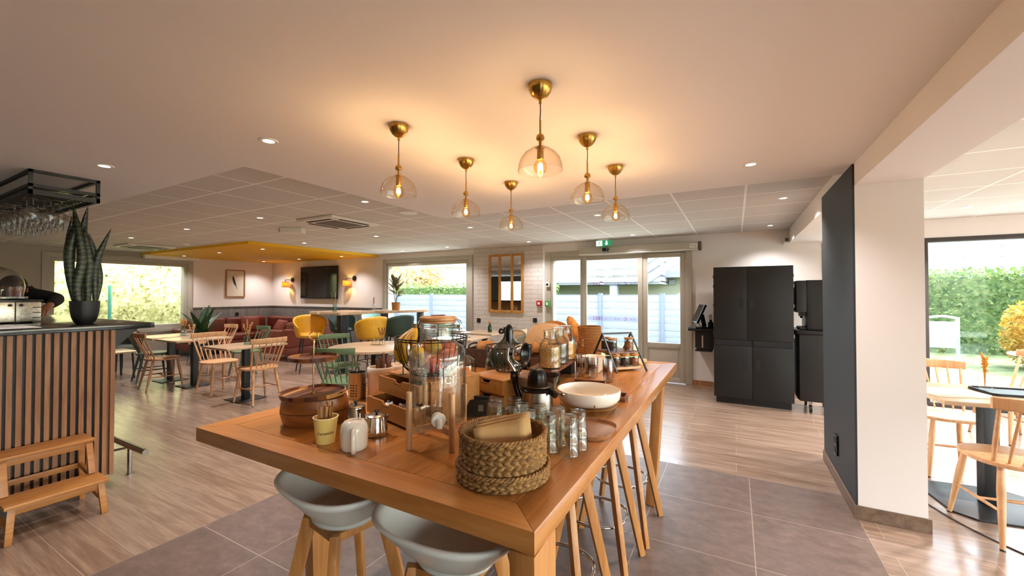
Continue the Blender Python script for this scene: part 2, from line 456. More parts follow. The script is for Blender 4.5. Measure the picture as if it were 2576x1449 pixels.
# column, beam and the charcoal side of the column
struct('wall_column', MB().box(.688, 1.02, 3.40, 4.46, 0, ZT-.001), white_paint, smooth=0)
struct('wall_column', MB().prism([(.676,3.40),(.6879,3.40),(.6879,4.46),(.676,4.46)], .085, ZP-.0005), black_paint, smooth=0)
struct('ceiling_beam', MB().box(.688, 1.02, YF, 3.3995, 2.157, ZT-.001), plaster, smooth=0)
struct('ceiling_beam', MB().box(.688, 1.06, 4.4605, YB-.0005, 2.185, ZT-.001), white_paint, smooth=0)
struct('baseboard_column', MB().box(.666,.6755,3.388,4.462,.0017,.085).box(.6757,1.034,3.388,3.3995,.0017,.085), WOOD('grey brown skirting','#5f4a3a','#7a6250','#8d7562',1,1,.5), smooth=0)
struct('baseboard_back', MB().box(-.596,-.3,YB-.014,YB-.0005,0,.085).box(-.2,1.066,YB-.014,YB-.0005,0,.085), beech_dark, smooth=0)
struct('trim_1', MB().box(-3.2035,-3.155,YB-.018,YB-.0005,0,2.36), white_tr, smooth=0)
# wainscot with cap rail
struct('trim_2', MB().box(XL+.0005,XL+.018,5.105,YB-.0005,0,1.075), boards_y, smooth=0)
struct('trim_3', MB().box(XL+.0185,-7.42,YB-.018,YB-.0005,0,1.075), boards_x, smooth=0)
struct('trim_4', MB().box(XL+.0005,XL+.032,5.105,YB-.0005,1.0755,1.108).box(XL+.0325,-7.42,YB-.032,YB-.0005,1.0755,1.108), M('dark grey cap rail','#5b5753',.55), smooth=0)
struct('trim_5', MB().box(XL+.0005,XL+.16,4.09,5.16,2.262,2.337), white_tr, smooth=0)

def frame_y(mb, y0, y1, x0, x1, z0, z1, w, bottom=True):
    mb.box(x0,x0+w,y0,y1,z0,z1).box(x1-w,x1,y0,y1,z0,z1).box(x0+w,x1-w,y0,y1,z1-w,z1)
    if bottom: mb.box(x0+w,x1-w,y0,y1,z0,z0+w)
    return mb
def swapxy(mb): mb.v = [(v[1],v[0],v[2]) for v in mb.v]; mb.f = [f[::-1] for f in mb.f]; return mb
# window in the left wall
w1 = struct('window_1', swapxy(frame_y(frame_y(MB(), XL-.20, XL+.035, 2.56, 5.08, .56, 2.285, .105), XL-.16, XL+.012, 2.665, 4.975, .665, 2.18, .07)), taupe_frame, bevel=.006)
build('pane', swapxy(MB().box(2.735,4.905,XL-.09,XL-.085,.735,2.11)), pane, w1, smooth=0)
# window in the back wall
w2 = struct('window_2', frame_y(frame_y(MB(), YB-.035, YB+.2, -7.38, -4.80, .50, 2.265, .10), YB-.012, YB+.16, -7.28, -4.90, .60, 2.165, .07), taupe_frame, bevel=.006)
build('pane', MB().box(-7.21,-4.97,YB+.085,YB+.09,.67,2.095), pane, w2, smooth=0)
# right room window
w3 = struct('window_3', frame_y(MB(), YB-.01, YB+.1, 1.0705, 6.1995, .0305, 2.1595, .055).box(2.10,2.155,YB-.01,YB+.1,.0855,2.1045).box(4.5,4.56,YB-.01,YB+.1,.0855,2.1045), dark_frame, bevel=.004)
build('pane', MB().box(1.126,2.0995,YB+.04,YB+.045,.086,2.104).box(2.1555,4.4995,YB+.04,YB+.045,.086,2.104).box(4.5605,6.144,YB+.04,YB+.045,.086,2.104), pane, w3, smooth=0)
# windows behind the camera: one seen in the mirror, one added for fill daylight
for n, (a,b,z0) in enumerate([(-10.3,-8.7,.9),(3.4,6.7,.05)]):
    zt = 2.1195 if n < 1 else 2.2495
    w = struct('window_%d' % (4+n), frame_y(MB(), YF-.2, YF-.02, a+.0005, b-.0005, z0+.0005, zt, .07), dark_frame)
    build('pane', MB().box(a+.071,b-.071,YF-.1,YF-.095,z0+.071,zt-.0705), pane, w, smooth=0)
w = struct('window_6', swapxy(frame_y(MB(), XR+.02, XR+.2, -2.8995, 6.7995, .0505, 2.2495, .07)), dark_frame)  # unseen glazing added to bring fill daylight into the side room
build('pane', swapxy(MB().box(-2.829,6.729,XR+.1,XR+.105,.121,2.179)), pane, w, smooth=0)

# automatic sliding door unit
d1 = struct('door_1', frame_y(MB(), YB-.03, YB+.16, -3.13, -.6005, 0.001, 2.2345, .10, False).box(-3.03,-2.41,YB-.02,YB+.13,2.07,2.134).box(-3.03,-2.985,YB-.02,YB+.13,.001,2.07).box(-2.455,-2.41,YB-.02,YB+.13,.001,2.07).box(-2.985,-2.455,YB-.02,YB+.13,.001,.10).box(-2.41,-.7,YB+.02,YB+.15,2.125,2.134), taupe_frame, bevel=.004)
build('pane', MB().box(-2.985,-2.455,YB+.05,YB+.055,.10,2.07), pane, d1, smooth=0)
d2 = struct('door_2', frame_y(MB(), YB-.045, YB-.0, -2.405, -1.36, .012, 2.124, .075), taupe_frame, bevel=.004)
build('pane', MB().box(-2.33,-1.435,YB-.025,YB-.02,.088,2.048), pane, d2, smooth=0)
pink = GLASS('pink safety film', '#f7c3e2', '#f3b4da', .3, .3); film = GLASS('frosted safety film', '#eeeef2', '#e4e4ee', .5, .3)
for zz in (1.02, 1.62):
    b = build('safety_band', MB().box(-2.325,-1.44,YB-.0265,YB-.0255,zz-.04,zz+.04), film, d2, smooth=0)
    m = MB()
    for x in (-2.22,-2.17,-2.12,-1.66):
        for s_ in (-1,1): m.bar((x,YB-.028,zz+s_*.03),(x+.035,YB-.028,zz),.012,.0008,up=(0,1,0))
    for x in (-2.27,-1.98,-1.82,-1.77,-1.55,-1.5): m.box(x-.006,x+.006,YB-.028,YB-.027,zz-.012,zz+.012)
    build('chevron', m, pink, b, smooth=0)
d3 = struct('door_3', frame_y(MB(), YB-.02, YB+.03, -1.358, -.702, .012, 2.124, .075).box(-1.283,-.777,YB-.02,YB+.03,.56,.645).box(-1.283,-.777,YB-.004,YB+.02,.087,.56).box(-1.25,-.81,YB-.012,YB-.004,.13,.52), taupe_frame, bevel=.004)
build('pane', MB().box(-1.283,-.777,YB+.005,YB+.01,.645,2.049), pane, d3, smooth=0)

# ---------------------------------------------------------------- camera, world, sun
cam = bpy.data.cameras.new('camera'); co = bpy.data.objects.new('camera', cam); C.objects.link(co)
cam.sensor_width = 36; cam.lens = 36*1025.34/2576; cam.clip_start = .05; cam.clip_end = 300
co.location = (0,0,1.45); co.rotation_euler = (rad(90.82), 0, rad(28.69)); S.camera = co
W = bpy.data.worlds.new('sky'); S.world = W; W.use_nodes = True
bg = W.node_tree.nodes['Background']
sk = W.node_tree.nodes.new('ShaderNodeTexSky'); sk.sky_type = 'NISHITA'; sk.sun_disc = False; sk.sun_elevation = rad(48); sk.sun_rotation = rad(70); sk.air_density = 1.0; sk.dust_density = 3.0; sk.ozone_density = 1
hs = W.node_tree.nodes.new('ShaderNodeHueSaturation'); hs.inputs['Saturation'].default_value = .6
W.node_tree.links.new(sk.outputs[0], hs.inputs['Color']); W.node_tree.links.new(hs.outputs[0], bg.inputs['Color'])
bg.inputs['Strength'].default_value = SKY
def light(name, typ, loc, energy, color, parent=None, **k):
    l = bpy.data.lights.new(name, typ); l.energy = energy; l.color = color
    for a, b in k.items(): setattr(l, a, b)
    o = bpy.data.objects.new(name, l); C.objects.link(o); o.location = loc
    if parent is not None: o.parent = parent
    return o
su = light('sun', 'SUN', (8,-10,12), SUN, (1,.93,.8), angle=rad(1.5)); su.rotation_euler = Vector((-.74,-.26,-.76)).to_track_quat('-Z','Y').to_euler()
def portal(loc, rot, sx, sy):
    o = light('daylight_portal', 'AREA', loc, 1, (1,1,1), shape='RECTANGLE', size=sx, size_y=sy); o.rotation_euler = rot
    o.data.cycles.is_portal = True
portal((XL-.26, 3.82, 1.42), (PI/2,0,-PI/2), 2.5, 1.7)
portal((-6.09, YB+.27, 1.38), (-PI/2,0,0), 2.56, 1.75)
portal((-1.865, YB+.27, 1.12), (-PI/2,0,0), 2.5, 2.2)
portal((3.63, YB+.27, 1.1), (-PI/2,0,0), 5.1, 2.1)
portal((XR+.27, 1.95, 1.15), (PI/2,0,PI/2), 9.7, 2.2)
portal((5.05, YF-.27, 1.15), (PI/2,0,0), 3.3, 2.2)
portal((-9.5, YF-.27, 1.5), (PI/2,0,0), 1.6, 1.2)
S.view_settings.view_transform = 'Standard'; S.view_settings.look = 'None'; S.view_settings.gamma = 1; S.view_settings.use_curve_mapping = False
S.view_settings.exposure = EXPO
cy = S.cycles
cy.use_denoising = True; cy.max_bounces = 10; cy.diffuse_bounces = 4; cy.glossy_bounces = 4; cy.transmission_bounces = 6; cy.transparent_max_bounces = 24; cy.use_adaptive_sampling = True; cy.adaptive_threshold = .015
cy.caustics_reflective = False; cy.caustics_refractive = False; cy.sample_clamp_indirect = 6

# ---------------------------------------------------------------- outdoors
lawn_m = leafy('lawn grass', '#4f6133', '#6f7e4c', '#969e7c', 6)
hedge_y = leafy('sunlit yellow green hedge leaf', '#7d8350', '#b5b07c', '#d6d0aa', 9)
hedge_g = leafy('green hedge leaf', '#3a5226', '#63793f', '#8f965f', 8)
bush_y = leafy('golden bush leaf', '#8f6517', '#b88c2c', '#cdb05c', 8)
tree_o = leafy('pale orange blossom', '#a5855a', '#bfa57a', '#cfbf9e', 3)
tree_g = leafy('pine foliage', '#38563c', '#587550', '#7f936b', 3)
render_w = M('pale rendered facade', '#a39f90', .9); board_w = M('white boarding', '#94959d', .7); board_b = M('blue grey fence panel', '#8f92a3', .6, c2='#888b9d', scale=3, stretch=(1,1,12))
post_b = M('blue grey fence post', '#70798e', .6); roof_m = M('grey roof slate', '#a6a0a0', .8); dark_open = M('dark doorway', '#2a2c33', .6)
green_metal = M('turquoise green fence post', '#3f7d6b', .5)
struct('ground', MB().box(-40,40,-30,70,-.3,-.13), lawn_m, smooth=0)
struct('ground', MB().box(-8,1.2,YB+.26,9.2,-.1299,-.06).box(1.3,12,YB+.26,9.6,-.1299,-.08).box(XR+.3,14,-9,YB+.25,-.1299,-.08).box(-12,XR+.299,-9,YF-.26,-.1299,-.08), concrete, smooth=0)  # pale slabs outside the unseen windows, added to bounce daylight indoors
def leaves(mb, pts, size, spread=1.0):
    for p in pts:
        a = Vector((R.uniform(-1,1),R.uniform(-1,1),R.uniform(-1,1))).normalized(); b = a.orthogonal().normalized()
        b = Matrix.Rotation(R.uniform(0,6.28),3,a) @ b; c = a.cross(b); s_ = size*R.uniform(.6,1.3)
        p = Vector(p)
        mb.add([p-b*s_, p+c*s_*.5, p+b*s_, p-c*s_*.5], [(0,1,2,3)])
def hedge(name, x0,x1,y0,y1,z0,z1, n, size, m, label, group=None, bump_=.12, stuff=True):
    mb = MB().box(x0+.12,x1-.12,y0+.12,y1-.12,z0,z1-.12)
    A = [((y1-y0)*(z1-z0),0),((y1-y0)*(z1-z0),1),((x1-x0)*(z1-z0),2),((x1-x0)*(z1-z0),3),((x1-x0)*(y1-y0),4)]
    pts = []
    tot = sum(a for a,_ in A)
    for a, s_ in A:
        for _ in range(int(n*a/tot)):
            x,y,z = R.uniform(x0,x1),R.uniform(y0,y1),R.uniform(z0,z1); d = R.uniform(-bump_,bump_)
            if s_==0: x=x0+.08+d
            elif s_==1: x=x1-.08+d
            elif s_==2: y=y0+.08+d
            elif s_==3: y=y1-.08+d
            else: z=z1-.08+d*1.6
            pts.append((x,y,z))
    leaves(mb, pts, size)
    return tag(build(name, mb, m, smooth=0), label, 'hedge', group)
hedge('clipped_hedge', -15.2,-13.9,-2,10.5,-.13,2.9, 26000, .05, hedge_y, 'tall sunlit yellow green hedge filling the view of the window beside the bar')
fp = tag(build('fence_post', MB().cyl((-13.6,4.08), .035, -.13, 1.66, 12), green_metal), 'thin turquoise fence post standing before the tall sunlit hedge', 'post')
hedge('clipped_hedge', -22,-6.6,15.4,16.4,-.13,1.85, 9000, .07, hedge_g, 'low clipped green hedge beyond the fence, under the distant white house')
hedge('clipped_hedge', 3.3,12,15.2,16.4,-.13,2.02, 16000, .055, hedge_g, 'green garden hedge at the back of the lawn by the yellow building')
def bush(name, c, rx, ry, rz_, n, size, m, label, cat='bush'):
    mb = MB().sphere(c, 1, 14, (rx*.8,ry*.8,rz_*.8)); pts = []
    for _ in range(n):
        v = Vector((R.gauss(0,1),R.gauss(0,1),R.gauss(0,1))).normalized()*R.uniform(.78,1.08); pts.append((c[0]+v.x*rx,c[1]+v.y*ry,max(c[2]+v.z*rz_,-.1)))
    leaves(mb, pts, size); return tag(build(name, mb, m, smooth=0), label, cat)
bush('golden_bush', (5.75,12.6,.62), .75,.8,.80, 4000, .045, bush_y, 'rounded golden yellow bush on the lawn in front of the green garden hedge')
def tree(loc, h, crowns, m, label, size=.2, n=700):
    t = thing('garden_tree', label, 'tree', loc)
    build('trunk', MB().tube([(0,0,0),(.05,0,h*.3),(0,.05,h*.75)],[.16,.12,.05],8), M('tree bark','#8d7a66',.9), t)
    mb = MB(); pts = []
    for (x,y,z,rx,rz_) in crowns:
        for _ in range(n):
            v = Vector((R.gauss(0,1),R.gauss(0,1),R.gauss(0,1))).normalized()*R.uniform(.3,1.0); pts.append((x+v.x*rx,y+v.y*rx,z+v.z*rz_))
    leaves(mb, pts, size); build('foliage', mb, m, t, smooth=0)
tree((-23,24.5,-.13), 5.5, [(0,0,3.6,2.6,1.9),(2.2,0,2.9,1.6,1.3),(-2.2,0,3.2,1.9,1.6)], tree_o, 'pale orange spring tree behind the low clipped hedge')
tree((-13.2,23,-.13), 5.6, [(0,0,2.4,1.7,.45),(.3,0,3.3,1.5,.45),(-.4,0,4.2,1.15,.4),(.2,0,5.0,.8,.4)], tree_g, 'layered blue green pine tree beside the distant white house')
def house(loc, rz, label):
    t = thing('house', label, 'house', loc, rz)
    build('wall', MB().box(-4.5,4.5,-3,3,0,4.6), M('white facade','#e8e6e0',.9), t, smooth=0)
    build('roof', MB().add([(-5,-3.4,4.5),(5,-3.4,4.5),(5,3.4,4.5),(-5,3.4,4.5),(-5,0,7.2),(5,0,7.2)],[(0,1,5,4),(2,3,4,5),(0,4,3),(1,2,5),(3,2,1,0)]), roof_m, t, smooth=0)
    g = MB().add([(-1.6,-3.9,4.5),(1.6,-3.9,4.5),(0,-3.9,6.3),(-1.6,-.5,4.5),(1.6,-.5,4.5),(0,-.5,6.3)],[(0,1,2),(0,2,5,3),(1,4,5,2)])
    build('gable', g, M('white gable','#efeeea',.9), t, smooth=0)
    for x in (-3.2,-1.6,.6,2.6):
        build('window', MB().box(x-.4,x+.4,-3.05,-2.99,2.6,3.8), roof_m, t, smooth=0)
house((-30,39,-.13), rad(20), 'distant white house with a grey gabled roof between the trees')
# fence before the door
for i, (xa, xb) in enumerate([(-12.95,-11.33),(-11.24,-9.66),(-9.57,-8.0),(-7.91,-6.9),(-6.81,-5.16),(-5.07,-3.45),(-3.35,-1.76),(-1.66,-.02),(.08,1.7)]):
    m = MB()
    for k in range(8): m.box(xa,xb,11.5,11.53,-.10+k*.188,.08+k*.188)
    m.box(xa,xb,11.492,11.538,1.402,1.42)
    tag(build('slatted_fence', m, board_b, bevel=.004), 'pale blue grey slatted fence panel beyond the glass', 'fence', 'fence panels outside the entrance')
for x in (-11.285,-9.615,-7.955,-6.855,-5.115,-3.40,-1.71,.03):
    tag(build('fence_post', MB().box(x-.045,x+.045,11.47,11.56,-.13,1.44).box(x-.055,x+.055,11.46,11.57,1.44,1.465), post_b), 'blue grey square fence post between the fence panels', 'post', 'posts of the entrance fence')
pt = []
for _ in range(1400): pt.append((R.uniform(-4.5,1.2), R.uniform(10.2,11.4), R.uniform(-.12,.06)))
mm = MB(); leaves(mm, pt, .06); tag(build('ground_plants', mm, leafy('low green plants','#7fa050','#b3c480','#e6ead6',8), smooth=0), 'low leafy plants along the foot of the pale fence', 'plants', kind='stuff')
# apartment building with balconies and stair
ab = thing('apartment_building', 'pale two storey building with white boarded balconies and an outside stair', 'building', (0,0,-.13))
build('wall', MB().box(-9.5,7.6,19.2,19.6,0,6.2), render_w, ab, smooth=0)
for xa, xb in ((-9.4,-5.05),(-4.9,-2.6),(5.0,8.0)):
    bl = build('balcony', MB().box(xa,xb,17,19.2,1.98,2.10), board_w, ab, smooth=0)
    m = MB()
    for k in range(6): m.box(xa,xb,16.93,16.97,2.06+k*.30,2.26+k*.30).box(xb-.04,xb,16.97,19.2,2.06+k*.30,2.26+k*.30)
    build('balcony_boarding', m, board_w, bl, smooth=0)
    m = MB()
    for k in range(int((xb-xa)/.8)+1): m.box(xa+.1+k*.8,xa+.16+k*.8,16.975,17.03,2.1,3.8)
    build('balcony_post', m, M('grey balcony post','#b9b5b6',.7), bl, smooth=0)
build('column', MB().box(-4.65,-4.35,17.1,17.4,0,1.98).box(5.2,5.5,17.1,17.4,0,1.98), board_w, ab, smooth=0)
m = MB()
for k, (dz, w_) in enumerate([(0,.34),(.42,.22),(.78,.22),(1.14,.22)]): m.bar((-3.3,16.9,1.9+dz),(-.2,16.9,4.0+dz),w_ if k else .34,.08,up=(0,1,0)) if False else m.add([(-3.3,16.85,1.85+dz),(-.2,16.85,3.85+dz),(-.2,16.85,3.85+dz+w_),(-3.3,16.85,1.85+dz+w_),(-3.3,16.95,1.85+dz),(-.2,16.95,3.85+dz),(-.2,16.95,3.85+dz+w_),(-3.3,16.95,1.85+dz+w_)],[(0,1,2,3),(7,6,5,4),(0,4,5,1),(3,2,6,7),(0,3,7,4),(1,5,6,2)])
build('staircase', m, board_w, ab, smooth=0)
build('staircase', MB().add([(-2.0,16.4,1.1),(.2,16.4,2.5),(.2,16.4,2.9),(-2.0,16.4,1.5),(-2.0,16.5,1.1),(.2,16.5,2.5),(.2,16.5,2.9),(-2.0,16.5,1.5)],[(0,1,2,3),(7,6,5,4),(0,4,5,1),(3,2,6,7),(0,3,7,4),(1,5,6,2)]), board_w, ab, smooth=0)
build('doorway', MB().box(-2.0,-.9,19.15,19.2,0,2.05), dark_open, ab, smooth=0)
build('lintel', MB().box(-2.9,.5,18.4,19.2,2.28,2.55), board_w, ab, smooth=0)
build('wall_lamp', MB().box(-2.55,-2.3,19.05,19.2,1.98,2.2), M('grey lamp','#8b8b90',.5), ab, smooth=0)
yb = thing('apartment_building', 'white building with yellow window bands behind the garden hedge', 'building', (9.4,26,-.13))
build('wall', MB().box(-3,8,0,4,0,9), M('white render','#eeeeee',.9), yb, smooth=0)
for z in (1.6,4.4): build('window', MB().box(-.6,.25,-.06,0,z,z+1.9).box(.45,1.3,-.06,0,z,z+1.9), M('cream yellow panel','#e8d98b',.8), yb, smooth=0)
sg = thing('notice_board', 'grey framed notice board standing on the lawn outside the window', 'sign', (3.92,12.2,-.13), rad(-8))
for x in (-.23,.23): build('post', MB().box(x-.03,x+.03,-.03,.03,0,1.05), M('grey timber','#8d9098',.8), sg)
build('board', MB().box(-.2,.2,-.02,.02,.42,.98), M('pale notice','#dfe3ea',.5), sg, smooth=0)
build('roof', MB().tube(bspline([(-.26,0,1.05),(0,0,1.1),(.26,0,1.05)],6),[.025]*13,8), M('grey timber cap','#a9abb0',.8), sg)
# ---------------------------------------------------------------- ceiling lights
lens = M('lit lamp lens', '#fff6e8', .4, emit='#fff0d8', es=9)
dl = thing('ceiling_downlight', '', 'ceiling light')
build('trim_ring', MB().lathe([(.030,.0),(.030,-.004),(.046,-.005),(.05,0)], 28), white_tr, dl)
build('lens', MB().lathe([(0,-.002),(.031,-.002)], 24), lens, dl)
def downlight(x, y, z, label, e=1., first=[True], group=None):
    if first[0]:
        o = dl; o.location = (x,y,z); first[0] = False; o['label'] = label
        if group: o['group'] = group
    else: o = dup(dl, (x,y,z), 0, label, group)
    light('lamp_beam', 'SPOT', (0,0,-.012), DOWN*e, (1,.95,.95), o, spot_size=rad(125), spot_blend=.8, shadow_soft_size=.03)
    return o
for x, y, l in [(-3.666,1.064,'recessed downlight in the plain ceiling beside the hanging glass rack'),
                (-2.266,1.326,'recessed downlight in the plain ceiling between glass rack and hanging pendants'),
                (.095,3.084,'recessed downlight in the plain ceiling near the charcoal column')]: downlight(x,y,ZP,l,.45 if x < -3 else .8)
tl = [(-5.14,2.91,'over the chairs of the square tables'),(-6.97,2.91,'over the square tables'),(-8.86,2.91,'nearest the hedge window'),(-6.97,4.75,'just before the yellow panel'),
      (-5.12,4.75,'over the high table and cork pot'),(-3.3,2.91,'beside the round loudspeaker'),(-3.28,4.76,'over the tables by the brick wall'),(-5.05,6.52,'close to the cork pot window'),
      (-6.42,6.70,'right of the yellow panel'),(-3.26,6.58,'above the mirror on the brick wall'),(-1.43,4.74,'behind the right hand glass pendants'),(-1.43,6.62,'above the sliding glass door'),(.42,4.77,'over the black cupboard, nearer the column'),(.43,6.60,'over the black cupboard, at the back wall')]
for x, y, l in tl: downlight(x,y,ZT,'recessed downlight in the tiled ceiling '+l, .4 if y > 6.4 else 1.05)
for i, (x, y, l) in enumerate([(-9.77,4.68,'middle one of its front row'),(-11.31,4.68,'at its hedge window corner'),(-8.2,4.70,'at its outer front corner'),(-9.76,6.51,'above the television'),(-8.16,6.51,'beside the right wall sconce'),(-11.32,6.52,'in the sofa corner')]):
    downlight(x,y,2.338,'recessed downlight in the yellow ceiling panel, '+l, .45)
for x, y in ((2.6,4.2),(4.6,4.2),(2.6,1.2),(4.6,1.2),(2.2,6.2)): 
    downlight(x,y,ZT,'added fill downlight in the tiled ceiling of the right hand room',4, group='added fill downlights of the side room')  # fill lamps added to brighten the side room

# ---------------------------------------------------------------- glass pendants
fil = M('glowing filament', '#ffd27a', .5, emit='#ffb648', es=40)
amber = GLASS('amber bulb glass', '#fff0cc', '#f0c070', .6)
pd = thing('pendant_lamp', '', 'pendant lamp')
prof = [(.0,0),(.048,0),(.047,-.012),(.041,-.032),(.028,-.05),(.012,-.06),(.006,-.062),(.006,-.074),(0,-.074)]
m = MB(); seg = 64; 
m.grid(seg, 6, lambda u,v: (lambda r,z: (r*(1+.03*abs(cos(u*2*PI*8)))*cos(2*PI*u), r*(1+.03*abs(cos(u*2*PI*8)))*sin(2*PI*u), z))(*[(.048,0),(.0475,-.012),(.043,-.028),(.033,-.044),(.019,-.056),(.006,-.062)][round(v*5)]), cu=True)
m.cyl((0,0),.006,-.076,-.06,12); m.cyl((0,0),.047,-.004,0,32)
build('canopy', m, brass, pd)
build('cord', MB().tube(bspline([(0,0,-.07),(.001,0,-.11),(-.002,0,-.15)],4),.0022,6), M('brown cord','#4a2f18',.7), pd)
build('rod', MB().cyl((0,0),.0042,-.215,-.145,10), brass, pd)
build('cap', MB().lathe([(0,-.200),(.006,-.200),(.014,-.206),(.0175,-.216),(.016,-.224),(.007,-.228),(0,-.228)],24), brass, pd)
so = build('socket', MB().lathe([(0,-.222),(.006,-.222),(.006,-.254),(.021,-.2555),(.021,-.2575),(.0125,-.258),(.0135,-.264),(.0135,-.300),(.012,-.306),(0,-.306)],24), brass, pd)
bu = build('bulb', MB().lathe([(.011,-.300),(.013,-.308),(.022,-.318),(.0265,-.332),(.026,-.344),(.020,-.356),(.008,-.363),(0,-.364)],24), amber, pd)
build('filament', MB().sphere((0,0,-.334),.0075,12,(1,1,2.1)), fil, bu)
gsd = build('glass_shade', MB().lathe([(.0125,-.222),(.0125,-.240),(.016,-.250),(.040,-.262),(.064,-.279),(.080,-.300),(.0885,-.325),(.0915,-.352),(.0900,-.3525),(.087,-.326),(.0785,-.301),(.063,-.2805),(.040,-.264),(.015,-.252)],48), lampglass, pd)
build('rim', MB().ring((0,0,-.3525),.0908,.0013,56,6), GLASS('bright glass rim','#ffffff','#ffffff',1.0,.25,2.2), gsd)
pl = [(-.69,1.50,'largest looking glass pendant, nearest the long table front'),(-.692,2.108,'glass pendant in the window side row, between two others'),(-.693,2.70,'glass pendant furthest back in the row nearer the black cupboard'),
      (-1.485,1.522,'glass pendant nearest the glass rack, over the left table edge'),(-1.489,2.115,'glass pendant in the left row, between two others'),(-1.493,2.714,'glass pendant furthest back in the left row, smallest looking')]
for i, (x,y,l) in enumerate(pl):
    o = pd if i == 0 else dup(pd, (x,y,ZP), rad(50*i), None, None)
    o.location = (x,y,ZP); o['label'] = l+', brass cup at the ceiling'; o['group'] = 'pendants over the long table'
    light('bulb_glow', 'POINT', (0,0,-.334), PEND, (1,.72,.47), o, shadow_soft_size=.012)

# ---------------------------------------------------------------- ceiling equipment
grille = M('dark air grille', '#5c5348', .6); dark_slot = M('dark slot', '#1d1916', .7)
ac = thing('air_conditioner', 'square ceiling air conditioner cassette near the glass pendants, dark grille', 'air conditioner', (-4.51,3.555,ZT))
build('body', MB().box(-.34,.34,-.37,.37,-.035,-.0005), off_white, ac, bevel=.012)
build('grille', MB().box(-.19,.19,-.21,.21,-.042,-.0351), grille, ac)
for a in range(4):
    t = MB().box(-.22,.22,.265,.315,-.039,-.0351); t.move(Matrix.Rotation(PI/2*a,4,'Z')); build('air_outlet', t, dark_slot, ac)
dup(ac, (-10.15,3.55,ZT), 0, 'square ceiling air conditioner cassette beside the yellow panel, above the hedge window')
tag(build('loudspeaker', MB().lathe([(0,-.012),(.09,-.012),(.105,-.008),(.11,0)],40), white_tr, loc=(-3.30,3.536,ZT-.0005)), 'round flush loudspeaker, pale disc in the tiled ceiling by the plain ceiling edge', 'loudspeaker')
tag(build('smoke_detector', MB().lathe([(0,-.035),(.03,-.035),(.05,-.02),(.055,0)],28), white_tr, loc=(-9.0,3.75,ZT-.0005)), 'small white smoke detector on the tiled ceiling beyond the first air conditioner', 'smoke detector')
em = thing('projector', 'small white box hung under the tiled ceiling beside the air conditioner cassette', 'projector', (-5.53,3.59,ZT), rad(36))
build('body', MB().box(-.15,.15,-.075,.075,-.075,-.0005), off_white, em, bevel=.01)
build('front_lens', MB().box(-.165,-.1505,-.05,.05,-.065,-.015), grille, em)
# exit sign over the door
ex = thing('exit_sign', 'green and white exit sign with running figure and arrow over the sliding door', 'sign', (-1.97,6.86,ZT))
build('bracket', MB().box(-.09,.09,-.02,.02,-.022,-.0005), off_white, ex)
gs = M('exit sign green', '#1f8a5b', .4, emit='#1f8a5b', es=.5); ws = M('exit sign white', '#f4f7f2', .4, emit='#ffffff', es=.7)
bd = build('panel', MB().box(-.13,.13,-.006,.006,-.125,-.022), gs, ex)
m = MB().box(-.125,-.02,-.0072,-.0061,-.12,-.03)
build('white_field', m, ws, bd)
m = MB().bar((.055,-.0075,-.035),(.055,-.0075,-.08),.024,.001,up=(0,1,0)); m.add([(.025,-.008,-.078),(.085,-.008,-.078),(.055,-.008,-.113)],[(0,1,2)])
build('arrow', m, ws, bd, smooth=0)
m = MB()
for a,b in [((-.065,-.052),(-.072,-.078)),((-.072,-.078),(-.055,-.092)),((-.055,-.092),(-.06,-.112)),((-.072,-.078),(-.088,-.096)),((-.088,-.096),(-.108,-.098)),((-.065,-.055),(-.048,-.064)),((-.048,-.064),(-.038,-.055)),((-.066,-.056),(-.086,-.062)),((-.086,-.062),(-.092,-.078))]:
    m.bar((a[0],-.0079,a[1]),(b[0],-.0079,b[1]),.008,.001,up=(0,1,0))
m.obox((-.06,-.0079,-.043),(.012,.001,.012)); build('running_figure', m, gs, bd, smooth=0)
# automatic door operator
op = thing('door_operator', 'long taupe automatic door drive box above the sliding glass door', 'door drive', (0,YB,0))
build('housing', MB().box(-2.44,-.50,-.15,-.0462,2.135,2.262), taupe_frame, op, bevel=.012)
build('lower_edge', MB().box(-2.44,-.50,-.152,-.1465,2.137,2.15), off_white, op)
build('end_cap', MB().box(-.4995,-.455,-.155,-.0462,2.132,2.265), grille, op, bevel=.008)
pt = build('name_plate', MB().box(-.62,-.505,-.153,-.1505,2.17,2.235), off_white, op)
tm = text_mesh('Portalp', .032); tm.v = [(x-.5625, -.1532-d, y+2.205) for x,y,d in tm.v]
build('lettering', tm, grille, pt, smooth=0)
build('motion_sensor', MB().lathe([(0,-.045),(.03,-.04),(.05,-.02),(.058,.0),(.058,.03),(0,.03)],24), blk_soft, op, loc=(-1.955,-.16,2.205))
# wall gadgets
def gadget(name, x, z, w, h, d, mat, label, cat, y=YB, fn=None):
    t = thing(name, label, cat, (x, y, z)); build('box', MB().box(-w/2,w/2,-d,-.0005,-h/2,h/2), mat, t, bevel=.004)
    if fn: fn(t)
    return t
red_pl = M('fire alarm red', '#b3151f', .4); grn_pl = M('emergency green', '#2f9a4c', .4)
gadget('fire_alarm_button', -3.26, 1.27, .10,.10,.05, red_pl, 'small red fire alarm call point on the brick wall edge', 'alarm button', YB-.021, lambda t: build('push_plate', MB().box(-.022,.022,-.054,-.0502,-.022,.022), paper_wht, t))
gadget('door_release_button', -3.085, 1.265, .085,.10,.05, grn_pl, 'small green emergency door release beside the red alarm button', 'release button', YB-.031, lambda t: build('push_plate', MB().box(-.02,.02,-.054,-.0502,-.026,.026), paper_wht, t))
gadget('door_switch', -3.085, 1.625, .075,.09,.04, off_white, 'small ivory door switch with a black centre above the green release', 'switch', YB-.031, lambda t: build('lens', MB().box(-.02,.02,-.043,-.0402,-.02,.02), blk_soft, t))
